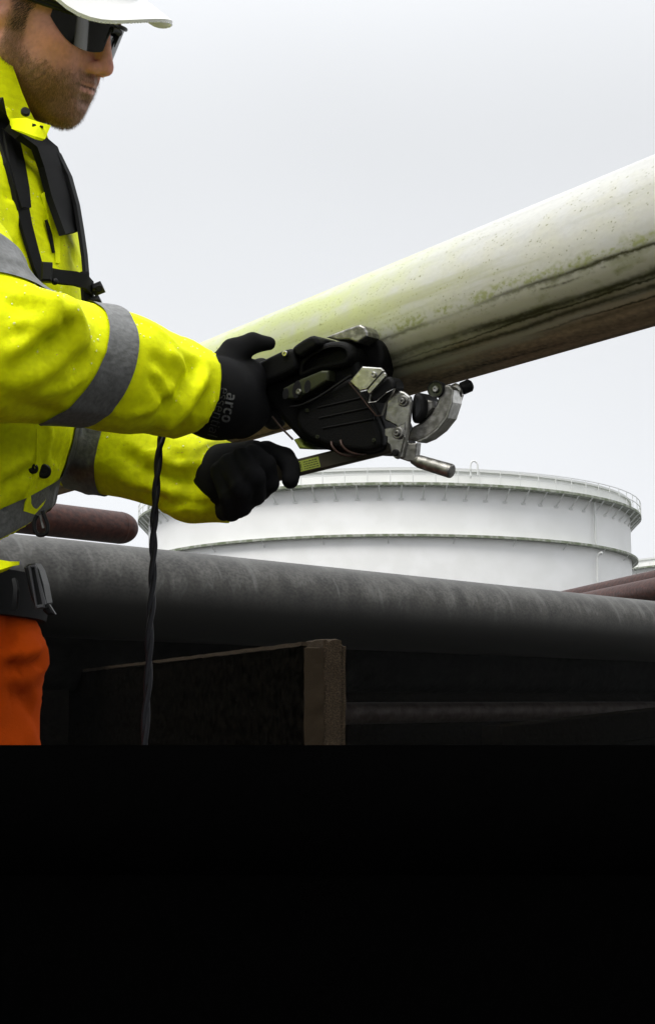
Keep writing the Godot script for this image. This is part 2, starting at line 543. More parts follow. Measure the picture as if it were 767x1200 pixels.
# painted, algae streaked pipe: u runs along it (2.6 m), v round it (0 top, 0.5 underside)
func white_pipe_material() -> StandardMaterial3D:
	var w := 2048; var h := 640
	var A := FastNoiseLite.new(); A.frequency = 0.006; A.seed = 4; A.fractal_octaves = 5
	var B := FastNoiseLite.new(); B.frequency = 0.05; B.seed = 14; B.fractal_octaves = 4
	var Cn := FastNoiseLite.new(); Cn.frequency = 0.02; Cn.seed = 24; Cn.fractal_octaves = 4
	var im := Image.create(w, h, false, Image.FORMAT_RGB8)
	var rg := Image.create(w, h, false, Image.FORMAT_L8)
	for x in w:
		var tx := float(x) / w
		var cx := 390.0 * cos(TAU * tx); var cz := 390.0 * sin(TAU * tx)      # seamless along
		var run := tx * 2.6
		var jacket_glow := smoothstep(1.25, 1.60, run) * (1.0 - smoothstep(2.2, 2.55, run))      # bounce glow of the yellow jacket, painted into the colour
		var w1 := A.get_noise_3d(cx * 0.6, 0, cz * 0.6) * 12.0
		var w2 := A.get_noise_3d(cx * 0.9, 50, cz * 0.9) * 9.0
		var w3 := A.get_noise_3d(cx * 0.7, 90, cz * 0.7) * 10.0
		var wb := A.get_noise_3d(cx * 0.5, 140, cz * 0.5)
		for y in h:
			var a := 360.0 * y / h            # degrees from the top
			var s := a if a <= 180.0 else 360.0 - a
			var grain := A.get_noise_3d(cx * 0.30, y * 4.2, cz * 0.35)        # long streaks
			var grit := B.get_noise_3d(cx * 2.2, y * 2.4, cz * 2.2)
			var blot := Cn.get_noise_3d(cx * 1.4, y * 1.4, cz * 1.4)
			var col := Vector3(0.57, 0.57, 0.55)
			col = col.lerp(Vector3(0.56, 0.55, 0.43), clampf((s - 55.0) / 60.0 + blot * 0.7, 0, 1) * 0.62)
			col *= 1.0 - 0.16 * clampf(grain + 0.2, 0, 1) - 0.10 * clampf(grit, 0, 1)
			col = col.lerp(Vector3(0.55, 0.60, 0.30), clampf(jacket_glow * (0.62 + blot * 0.5 + grain * 0.5), 0, 0.85) * smoothstep(5.0, 50.0, s))
			var fine := B.get_noise_3d(cx * 4.0, y * 4.0, cz * 4.0)
			if fine > 0.40 and blot > -0.05: col = col.lerp(Vector3(0.14, 0.15, 0.05), clampf((fine - 0.40) * 6.0, 0, 0.7))
			col = col.lerp(Vector3(0.36, 0.37, 0.16), clampf((grain - 0.12) * 2.2, 0, 0.5) * smoothstep(60.0, 105.0, s))
			# underside: bare, brown, dirty
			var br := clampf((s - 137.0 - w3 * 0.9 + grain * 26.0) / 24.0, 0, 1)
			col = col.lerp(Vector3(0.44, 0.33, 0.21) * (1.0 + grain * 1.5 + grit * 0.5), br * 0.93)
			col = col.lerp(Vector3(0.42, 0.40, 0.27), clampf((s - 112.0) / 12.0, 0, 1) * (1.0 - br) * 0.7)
			var pale := exp(-pow((s - 140.0 - w2 * 0.5) / 2.0, 2.0)) * clampf(0.6 + wb * 2.0, 0, 1)
			pale += exp(-pow((s - 150.5 - w1 * 0.5) / 1.2, 2.0)) * clampf(0.3 + grain * 2.0, 0, 1)
			col = col.lerp(Vector3(0.50, 0.45, 0.33), clampf(pale * 0.75, 0, 1))
			# dark mossy drip lines along the pipe
			var l1 := exp(-pow((s - 116.0 - w1 * 0.55 - grit * 1.4) / (1.2 + 1.6 * clampf(wb + 0.5 + grit * 0.6, 0, 1)), 2.0)) * clampf(0.85 + grain * 1.6, 0, 1)
			var l1b := exp(-pow((s - 121.0 - w1 * 0.6) / 0.9, 2.0)) * clampf(0.45 + wb * 2.5 + grit, 0, 1)
			var l2 := exp(-pow((s - 132.5 - w2 * 0.45 - grit * 1.8) / (4.6 + 3.0 * wb), 2.0)) * clampf(1.0 + grain * 1.6, 0, 1)
			var l3 := exp(-pow((s - 144.5 - w3 * 0.4 - grit) / 2.6, 2.0)) * clampf(0.9 + grain * 1.5, 0, 1)
			var l4 := exp(-pow((s - 156.0 - w1 * 0.5) / 3.0, 2.0)) * clampf(0.4 + grain * 1.5, 0, 1)
			var l6 := exp(-pow((s - 126.0 - w3 * 0.5 - grit * 1.5) / 0.8, 2.0)) * clampf(0.4 + grain * 2.5, 0, 1)
			l6 += exp(-pow((s - 138.5 - w1 * 0.4 - grit) / 0.7, 2.0)) * clampf(0.6 + grain * 2.5, 0, 1) + exp(-pow((s - 150.0 - w2 * 0.5 - grit) / 0.9, 2.0)) * clampf(0.6 + grain * 2.5, 0, 1)
			var l5 := exp(-pow((s - 168.0 - w2 * 0.5) / 4.0, 2.0)) * clampf(0.3 + grain * 1.8, 0, 1)
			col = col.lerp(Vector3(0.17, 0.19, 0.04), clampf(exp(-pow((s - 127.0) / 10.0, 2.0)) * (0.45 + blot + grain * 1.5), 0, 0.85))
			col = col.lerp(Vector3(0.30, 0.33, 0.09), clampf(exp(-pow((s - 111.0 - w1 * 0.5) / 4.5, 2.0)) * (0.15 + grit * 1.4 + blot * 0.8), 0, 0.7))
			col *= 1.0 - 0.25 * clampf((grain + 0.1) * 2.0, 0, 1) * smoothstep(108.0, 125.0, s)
			col = col.lerp(Vector3(0.040, 0.038, 0.012), clampf(l1 * 0.97 + l1b * 0.75 + l2 + l3 * 0.9 + l4 * 0.55 + l5 * 0.5 + l6 * 0.8, 0, 0.96))
			col = col.clamp(Vector3.ZERO, Vector3.ONE)
			im.set_pixel(x, y, Color(col.x, col.y, col.z).linear_to_srgb())
			var hh := clampf(0.6 + grain * 0.2 + grit * 0.3 - (l1 + l2 + l3) * 0.25, 0, 1)
			rg.set_pixel(x, y, Color(hh, hh, hh))
	var m := mat("weathered_white_paint", Color.WHITE, 0.85, 0.0, 0.2)
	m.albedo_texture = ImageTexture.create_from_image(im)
	rg.bump_map_to_normal_map(1.0)
	m.normal_enabled = true; m.normal_texture = ImageTexture.create_from_image(rg); m.normal_scale = 0.35
	m.uv1_scale = Vector3(1.0 / 2.6, 1, 1)
	return m

# weathered grey paint with paler washed patches, skylit top and shaded underside painted in
func grey_pipe_material() -> StandardMaterial3D:
	var w := 2048; var h := 512
	var A := FastNoiseLite.new(); A.frequency = 0.012; A.seed = 41; A.fractal_octaves = 5
	var B := FastNoiseLite.new(); B.frequency = 0.06; B.seed = 42; B.fractal_octaves = 4
	var im := Image.create(w, h, false, Image.FORMAT_RGB8)
	for x in w:
		var tx := float(x) / w
		var cx := 200.0 * cos(TAU * tx); var cz := 200.0 * sin(TAU * tx)
		var edge := 74.0 + A.get_noise_3d(cx * 2.4, 0, cz * 2.4) * 46.0
		for y in h:
			var a := 360.0 * y / h
			var s := a if a <= 180.0 else 360.0 - a
			var drip := A.get_noise_3d(cx * 4.5, y * 0.30, cz * 4.5)
			var big := A.get_noise_3d(cx * 1.8, y * 1.3, cz * 1.8)
			var grit := B.get_noise_3d(cx * 3.2, y * 2.6, cz * 3.2)
			var wash := clampf((edge + drip * 16.0 - s) / 16.0, 0, 1)
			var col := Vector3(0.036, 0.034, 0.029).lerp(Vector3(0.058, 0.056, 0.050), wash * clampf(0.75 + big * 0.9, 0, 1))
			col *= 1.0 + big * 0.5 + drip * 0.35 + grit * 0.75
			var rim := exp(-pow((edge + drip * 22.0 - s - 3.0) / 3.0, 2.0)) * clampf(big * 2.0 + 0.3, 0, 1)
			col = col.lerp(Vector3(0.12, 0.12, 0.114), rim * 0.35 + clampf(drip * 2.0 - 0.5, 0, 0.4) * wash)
			col = col.lerp(Vector3(0.006, 0.0058, 0.0045), clampf((s - 74.0) / 36.0, 0, 1) * 0.95)  # underside shade painted into the colour
			if s < 50.0: col = col.lerp(Vector3(0.095, 0.094, 0.088), (1.0 - s / 50.0) * 0.6)  # skylight on the top painted in as a paler tone
			col = col.clamp(Vector3.ZERO, Vector3.ONE)
			im.set_pixel(x, y, Color(col.x, col.y, col.z).linear_to_srgb())
	var m := mat("weathered_shaded_grey_paint", Color.WHITE, 0.55, 0.0, 0.4)
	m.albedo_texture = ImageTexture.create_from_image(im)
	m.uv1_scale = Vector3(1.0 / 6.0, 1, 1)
	m.roughness_texture = null
	return m

# a straight pipe whose texture's v = 0 lies on top
func pipe_mesh(a: Vector3, b: Vector3, r: float, sides: int, segs: int) -> MB:
	var m := MB.new()
	var t := (b - a).normalized()
	var up := (Vector3.UP - t * t.y).normalized()
	var w := t.cross(up)
	var l := a.distance_to(b)
	for i in segs:
		var s0 := l * i / segs; var s1 := l * (i + 1) / segs
		for k in sides:
			var a0 := TAU * k / sides; var a1 := TAU * (k + 1) / sides
			var d0 := up * cos(a0) + w * sin(a0); var d1 := up * cos(a1) + w * sin(a1)
			var v0 := float(k) / sides; var v1 := float(k + 1) / sides
			m.tri(a + t * s0 + d0 * r, a + t * s0 + d1 * r, a + t * s1 + d1 * r, d0, d1, d1, Vector2(s0, v0), Vector2(s0, v1), Vector2(s1, v1))
			m.tri(a + t * s0 + d0 * r, a + t * s1 + d1 * r, a + t * s1 + d0 * r, d0, d1, d0, Vector2(s0, v0), Vector2(s1, v1), Vector2(s1, v0))
	for e in [[a, -t], [b, t]]:
		for k in sides:
			var a0 := TAU * k / sides; var a1 := TAU * (k + 1) / sides
			m.flat(e[0], e[0] + (up * cos(a0) + w * sin(a0)) * r, e[0] + (up * cos(a1) + w * sin(a1)) * r, e[1])
	return m

func pxpoly(list: Array, p: Vector3, n: Vector3) -> PackedVector3Array:
	var r := PackedVector3Array()
	for e in list: r.append(on_plane(e[0], e[1], p, n))
	return r

func pts(list: Array) -> PackedVector3Array:
	var r := PackedVector3Array()
	for e in list: r.append(pt(e[0], e[1], e[2]))
	return r

func curve(list: Array, n: int) -> PackedVector3Array:           # smooth line through [x, y, z] picture points
	var P := pts(list)
	return curve3(P, n)

func curve3(P: PackedVector3Array, n: int) -> PackedVector3Array:
	var r := PackedVector3Array()
	var k := P.size()
	for i in n:
		var t := float(i) / (n - 1) * (k - 1)
		var s := mini(int(t), k - 2)
		r.append(P[s].cubic_interpolate(P[s + 1], P[maxi(s - 1, 0)], P[mini(s + 2, k - 1)], t - s))
	return r

func _ready() -> void:
	# ---- camera
	var cam := Camera3D.new()
	cam.name = "camera"
	cam.position = EYE
	cam.rotation.x = PITCH
	cam.fov = rad_to_deg(2.0 * atan(600.0 / FOC))
	cam.near = 0.03; cam.far = 3000.0
	add_child(cam)
	cam.current = true
	# ---- sky: even bright overcast, a little brighter right, raised far more overhead to add light
	var im := Image.create(512, 256, false, Image.FORMAT_RGBF)
	var cn := FastNoiseLite.new(); cn.frequency = 1.1; cn.seed = 6; cn.fractal_octaves = 3
	for y in 256:
		var el := PI * (0.5 - (y + 0.5) / 256.0)
		for x in 512:
			var az := TAU * ((x + 0.5) / 512.0 - 0.5)
			var d := Vector3(sin(az) * cos(el), sin(el), -cos(az) * cos(el))
			var up := clampf(sin(el), 0, 1)
			var l := lerpf(0.72, 0.60, smoothstep(0.0, 0.42, up)) + 1.0 * smoothstep(0.40, 1.0, up)
			l *= 1.0 + 0.18 * d.x * (1.0 - up) + 0.07 * cn.get_noise_3dv(d * Vector3(1, 2.2, 1))
			im.set_pixel(x, y, Color(l * 0.972, l * 0.995, l * 1.03))
	var ps := PanoramaSkyMaterial.new()
	ps.panorama = ImageTexture.create_from_image(im)
	var sky := Sky.new()
	sky.sky_material = ps
	var env := Environment.new()
	env.background_mode = Environment.BG_SKY
	env.sky = sky
	env.ambient_light_source = Environment.AMBIENT_SOURCE_SKY
	env.tonemap_mode = Environment.TONE_MAPPER_LINEAR
	env.tonemap_exposure = 1.4
	env.sdfgi_enabled = true; env.ssao_enabled = true; env.ssil_enabled = true
	env.fog_enabled = true; env.fog_density = 0.0005; env.fog_light_color = Color(0.93, 0.94, 0.95)
	var we := WorldEnvironment.new()
	we.name = "environment"
	we.environment = env
	add_child(we)
	var sun := DirectionalLight3D.new()
	sun.name = "sun"
	sun.light_color = Color(1.0, 0.985, 0.96)
	sun.light_energy = 0.5
	sun.light_angular_distance = 25.0
	sun.shadow_enabled = true
	sun.rotation_degrees = Vector3(-54, -32, 0)
	add_child(sun)
	# ---- the place
	make_materials()
	setting()
	tanks()
	pipes()
	walls()
	# ---- the man and his tool
	worker()
	scanner()
	small_things()

func setting() -> void:
	var g := MB.new()
	for i in 24:
		for j in 24:
			var x0 := -600.0 + i * 50.0; var z0 := -900.0 + j * 50.0
			g.quad(Vector3(x0, 0, z0), Vector3(x0 + 50, 0, z0), Vector3(x0 + 50, 0, z0 + 50), Vector3(x0, 0, z0 + 50), Vector3.UP)
	structure("ground", g, M.ground)

func tank(label: String, cx: float, dist: float, R: float, walk: float, top: float, mid: float, count: int) -> Node3D:
	var r := ray(cx, 825.0)
	var c := Vector3(r.x, 0, r.z).normalized() * dist
	var t := thing("storage_tank", label, "storage tank", c, "white storage tanks in the distance")
	var sh := MB.new()
	sh.lathe(c, Vector3.UP, [[0, R], [top, R], [top, R - 0.06], [top - 3.0, R - 0.06], [top - 2.4, 0.0]], 160)
	part("shell", sh, M.tank, t)
	var wk := MB.new()
	wk.lathe(c, Vector3.UP, [[walk - 0.16, R], [walk - 0.16, R + 0.85], [walk + 0.02, R + 0.85], [walk + 0.02, R]], 160)
	part("walkway", wk, M.girder, t)
	var gi := MB.new()
	gi.lathe(c, Vector3.UP, [[mid - 0.1, R], [mid - 0.1, R + 0.5], [mid + 0.06, R + 0.5], [mid + 0.06, R]], 160)
	part("wind_girder", gi, M.girder, t)
	var curb := MB.new()
	curb.lathe(c, Vector3.UP, [[top - 0.12, R], [top - 0.12, R + 0.14], [top + 0.03, R + 0.14], [top + 0.03, R]], 160)
	part("top_angle", curb, M.tank_grey, t)
	for hgt in [0.5, 0.95]:
		var ra := MB.new()
		ra.lathe(c, Vector3.UP, [[walk + hgt, R + 0.80], [walk + hgt, R + 0.84], [walk + hgt + 0.045, R + 0.84], [walk + hgt + 0.045, R + 0.80], [walk + hgt, R + 0.80]], 160)
		part("handrail", ra, M.tank_grey, t)
	# bracket and post, shared meshes; one of each per bay
	var bm := MB.new()
	bm.cyl(c + Vector3(0.78, walk - 0.16, 0), c + Vector3(0.02, walk - 0.95, 0), 0.05, 8)
	bm.box(Basis.IDENTITY, c + Vector3(0.03, walk - 0.98, 0), Vector3(0.06, 0.12, 0.34))
	var pm := MB.new()
	pm.cyl(c + Vector3(0.82, walk, 0), c + Vector3(0.82, walk + 1.0, 0), 0.03, 8)
	var lm := MB.new()
	lm.cyl(c + Vector3(0.42, mid - 0.1, 0), c + Vector3(0.02, mid - 0.5, 0), 0.035, 6)
	var sets := [["bracket", bm, M.tank_grey, count, 0.0], ["rail_post", pm, M.tank_grey, count, 0.5], ["girder_bracket", lm, M.tank_grey, count / 3, 0.2]]
	for s in sets:
		var am := ArrayMesh.new()
		am.add_surface_from_arrays(Mesh.PRIMITIVE_TRIANGLES, s[1].arrays(c))
		am.surface_set_material(0, s[2])
		for i in s[3]:
			var a: float = TAU * (i + s[4]) / s[3]
			if sin(a - atan2(-c.z, c.x)) > 5.0: continue
			var dirv := Vector3(cos(a), 0, sin(a))
			if dirv.dot(-c.normalized()) < -0.25: continue            # the far half cannot be seen
			var mi := MeshInstance3D.new()
			mi.name = s[0]
			mi.mesh = am
			mi.position = dirv * R
			mi.rotation.y = -a
			t.add_child(mi, true)
	return t

func tanks() -> void:
	var t := tank("large white storage tank with walkway and railing round its rim, behind the grey pipe", 455, 100.0, 19.1, 15.25, 16.3, 11.85, 84)
	var c: Vector3 = t.position
	# drain pipe down the shell, and a hoop on the rim
	var r := ray(694, 640)
	var a0 := Vector3(r.x, 0, r.z).normalized()
	var b := a0.dot(c); var k := b - sqrt(maxf(0.0, 19.1 * 19.1 - c.length_squared() + b * b))
	var q := a0 * k
	var out := (q - c).normalized()
	var d := MB.new()
	d.tube(PackedVector3Array([q + out * 0.25 + Vector3(0, 15.0, 0), q + out * 0.25 + Vector3(0, 12.0, 0)]), PackedFloat32Array([0.09]), 10)
	d.tube(PackedVector3Array([q + out * 0.7 + Vector3(0, 11.4, 0), q + out * 0.45 + Vector3(0, 11.3, 0), q + out * 0.3 + Vector3(0, 11.0, 0), q + out * 0.25 + Vector3(0, 0.2, 0)]), PackedFloat32Array([0.09]), 10)
	part("drain_pipe", d, M.tank_grey, t)
	var hp := at(555, 549, 82.0)
	var hoop := PackedVector3Array()
	for i in 9:
		var an := PI * i / 8.0
		hoop.append(hp + Vector3(-cos(an) * 0.24, 0.15 + sin(an) * 0.35, 0))
	hoop.insert(0, hoop[0] - Vector3(0, 0.8, 0)); hoop.append(hoop[-1] - Vector3(0, 0.6, 0))
	var hm := MB.new()
	hm.tube(hoop, PackedFloat32Array([0.06]), 8)
	part("vent_hoop", hm, M.tank_grey, t)
	tank("pale storage tank mostly cut off by the right edge, behind the big white tank", 880, 170.0, 19.0, 17.4, 18.4, 13.0, 70)

func pipes() -> void:
	# the elevated pipe that is being scanned
	var W := Vector3(-0.61347, 0.00530, -0.78970)
	var p0 := at(767, 284, 1.3)
	var wm := pipe_mesh(p0 - W * 1.1, p0 + W * 9.0, 0.084, 96, 40)
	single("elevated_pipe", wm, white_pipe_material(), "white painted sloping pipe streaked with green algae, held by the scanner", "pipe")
	# the grey main
	var G := Vector3(0.70878, 0.00284, -0.70542)
	var g0 := at(767, 740, 9.5)
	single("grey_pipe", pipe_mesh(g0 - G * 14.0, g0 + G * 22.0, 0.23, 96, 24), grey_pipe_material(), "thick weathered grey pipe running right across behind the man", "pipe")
	# a dark one behind and below it
	var k0 := at(767, 780, 10.4)
	single("dark_lower_pipe", pipe_mesh(k0 - G * 14.0, k0 + G * 22.0, 0.235, 64, 12), M.dark_pipe, "dark pipe in shade just below the thick grey pipe", "pipe")
	# a thin one at the bottom
	var n0 := at(767, 832, 10.3)
	single("thin_pipe", pipe_mesh(n0 - G * 5.2, n0 + G * 22.0, 0.068, 32, 8), M.thin, "thin rust-tinged pipe lowest of the rack, right of the concrete wall", "pipe")
	# red-brown pipe with a domed end, left
	var e0 := at(140, 618.5, 9.9)
	var cap := MB.new()
	var prof := [[-12.0, 0.0], [-12.0, 0.128], [-0.012, 0.128], [-0.006, 0.126], [0.0, 0.129]]
	for i in 13:
		var a := PI * 0.5 * i / 12.0
		prof.append([sin(a) * 0.16, 0.128 * cos(a)])
	cap.lathe(e0, G, prof, 64, true)
	single("capped_pipe", cap, M.rust, "red-brown pipe with a domed end cap, left of the cable", "pipe")
	# two rust-coloured pipes running off to the right
	for e in [[767.0, 679.0, 13.2, 0.098, "upper rust-brown pipe of the pair rising to the right edge"], [767.0, 691.5, 12.2, 0.122, "lower and thicker rust-brown pipe of the pair at the right edge"]]:
		var h0 := at(e[0], e[1], e[2])
		var far := at(100, 818, 1.0) - EYE
		far = far.normalized()
		single("rust_pipe", pipe_mesh(h0 - far * 3.0, h0 + far * 40.0, e[3], 48, 8), M.rust, e[4], "pipe", "pair of rust-brown pipes at the right")

func rough_box(a: Vector3, along: Vector3, across: Vector3, height: float, cells: Vector3i, amp: float, sd: int) -> MB:
	# a cast block from corner a: along x across x height, its faces lightly uneven and its edges worn
	var n := FastNoiseLite.new(); n.seed = sd; n.frequency = 14.0; n.fractal_octaves = 3
	var m := MB.new()
	var ax := [along, Vector3(0, height, 0), across]
	var cs := [cells.x, cells.y, cells.z]
	var mid: Vector3 = a + (along + across + Vector3(0, height, 0)) * 0.5
	var put := func(u: Array) -> Vector3:
		var p: Vector3 = a + ax[0] * u[0] + ax[1] * u[1] + ax[2] * u[2]
		var edges := 0
		for q in 3:
			if u[q] < 0.001 or u[q] > 0.999: edges += 1
		var d := (mid - p).normalized()
		if edges >= 2: p += d * amp * (1.0 + maxf(0.0, n.get_noise_3dv(p * 1.7) * 5.0))
		return p + Vector3(n.get_noise_3dv(p), n.get_noise_3dv(p + Vector3.ONE * 9), n.get_noise_3dv(p + Vector3.ONE * 21)) * amp
	for f in 3:
		var g: int = (f + 1) % 3
		var w: int = (f + 2) % 3
		for side in [0.0, 1.0]:
			for i in cs[g]:
				for j in cs[w]:
					var P := []
					for e in [[i, j], [i + 1, j], [i + 1, j + 1], [i, j + 1]]:
						var u := [0.0, 0.0, 0.0]
						u[f] = side; u[g] = float(e[0]) / cs[g]; u[w] = float(e[1]) / cs[w]
						P.append(put.call(u))
					m.quad(P[0], P[1], P[2], P[3], ax[f] * (side * 2.0 - 1.0))
	return m

func walls() -> void:
	# concrete bund wall seen end-on: panel coloured near black for the fade behind a brown end post
	var D := Vector3(-0.42, 0, -1).normalized()
	var S := Vector3(-D.z, 0, D.x)            # across, to the right
	var c0 := at(356, 757, 3.5)
	var base := Vector3(c0.x, 0, c0.z)
	var w := thing("concrete_wall", "old brown concrete panel wall seen end-on, below the grey pipe", "wall", base)
	part("panel", rough_box(base - D * 0.0, D * 3.3, S * 0.058, c0.y, Vector3i(60, 14, 2), 0.004, 71), M.old_concrete, w, "long side of the wall, coloured near black for the bottom fade")
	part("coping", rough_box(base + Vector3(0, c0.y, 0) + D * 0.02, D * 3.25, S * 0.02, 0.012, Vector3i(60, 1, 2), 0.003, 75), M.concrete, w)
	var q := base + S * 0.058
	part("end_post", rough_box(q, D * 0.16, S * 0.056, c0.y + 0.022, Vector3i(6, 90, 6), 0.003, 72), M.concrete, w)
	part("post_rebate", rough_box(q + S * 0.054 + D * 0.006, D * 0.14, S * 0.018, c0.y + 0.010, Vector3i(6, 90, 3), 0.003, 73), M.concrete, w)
	part("panel_end", rough_box(q - S * 0.056 - D * 0.004, D * 0.05, S * 0.057, c0.y - 0.002, Vector3i(4, 90, 5), 0.003, 74), mat("darker_concrete", lin(0.022, 0.016, 0.010), 0.95, 0.0, 0.1), w)  # darker brown than the end post
	# low kerb beam, right
	var k := MB.new()
	var ka := at(575, 851, 7.0); var kb := at(800, 826, 9.6)
	var kd := (kb - ka)
	k.box(Basis(kd.normalized(), Vector3.UP, kd.normalized().cross(Vector3.UP)), (ka + kb) * 0.5 - Vector3(0, 0.1, 0), Vector3(kd.length(), 0.2, 0.12), 0.012)
	single("kerb_beam", k, M.old_concrete, "low dark concrete beam sloping up to the right under the thin pipe", "beam")
	# added dark wall behind the rack, stands in for deep shade
	var b0 := at(767, 770, 12.4); var G := Vector3(0.70878, 0, -0.70542)
	var across := Vector3(-0.70542, 0, -0.70878)
	b0.y = 0.0
	var bw := MB.new()
	var o := b0 + G * 4.0
	bw.box(Basis(G, Vector3.UP, -across), o + Vector3(0, 0.67, 0), Vector3(50, 1.34, 0.3), 0.02)
	single("shade_backing_wall", bw, M.old_concrete, "added dark wall behind the pipes, standing in for the deep shade between them", "wall")
	# added black wall before the man, stands in for the bottom fade
	var fw := MB.new()
	var ft := pt(383, 874, 1.03).y
	var path := PackedVector3Array()
	fw.box(Basis.IDENTITY, Vector3(0, ft * 0.5 - 0.02, -1.05), Vector3(9.0, ft - 0.04, 0.10), 0.01)
	var cp := MB.new()
	cp.lathe(Vector3(-4.5, ft - 0.062, -1.05), Vector3.RIGHT, [[0, 0], [0, 0.062], [9.0, 0.062], [9.0, 0]], 24)
	var f := thing("added_black_wall", "added low black wall standing in for the fade to black along the bottom", "wall", Vector3(0, 0, -1.05))
	part("wall_face", fw, M.fade_black, f)
	part("rounded_coping", cp, M.fade_black, f)

func poly_to_px(list: Array, fld: Field, miss_z: float, lift := 0.004) -> PackedVector3Array:
	# picture points dropped onto a body's surface
	var r := PackedVector3Array()
	for e in list:
		var d := ray(e[0], e[1])
		var z: float = e[2] if e.size() > 2 else miss_z
		var fall := pt(e[0], e[1], z)
		var p := fld.hit(EYE, d, 0.85, 2.0, fall)
		if p == fall and e.size() < 3: r.append(fall)
		else: r.append(p - d * lift)
	return r

func drop(list: Array, fld: Field, miss_z: float) -> PackedVector3Array:
	return poly_to_px(list, fld, miss_z, 0.0)

func slice(a: Vector2, b: Vector2, z: float, axis: Vector3) -> Array:      # plane across a limb, through two picture points
	var p := pt(a.x, a.y, z); var q := pt(b.x, b.y, z)
	var l := (q - p).normalized()
	var n := (axis - l * axis.dot(l)).normalized()
	return [p, n]

func worker() -> void:
	var w := thing("person", "worker in yellow hi-vis jacket and orange trousers gripping the scanner with both hands", "person", Vector3(-0.44, 0, -1.42))
	make_head(w)
	make_jacket(w)
	make_trousers(w)
	make_gloves(w)

var head_basis: Basis
var head_o: Vector3

func hl(f: float, u: float, r: float) -> Vector3:
	return head_o + head_basis * Vector3(f, u, r)

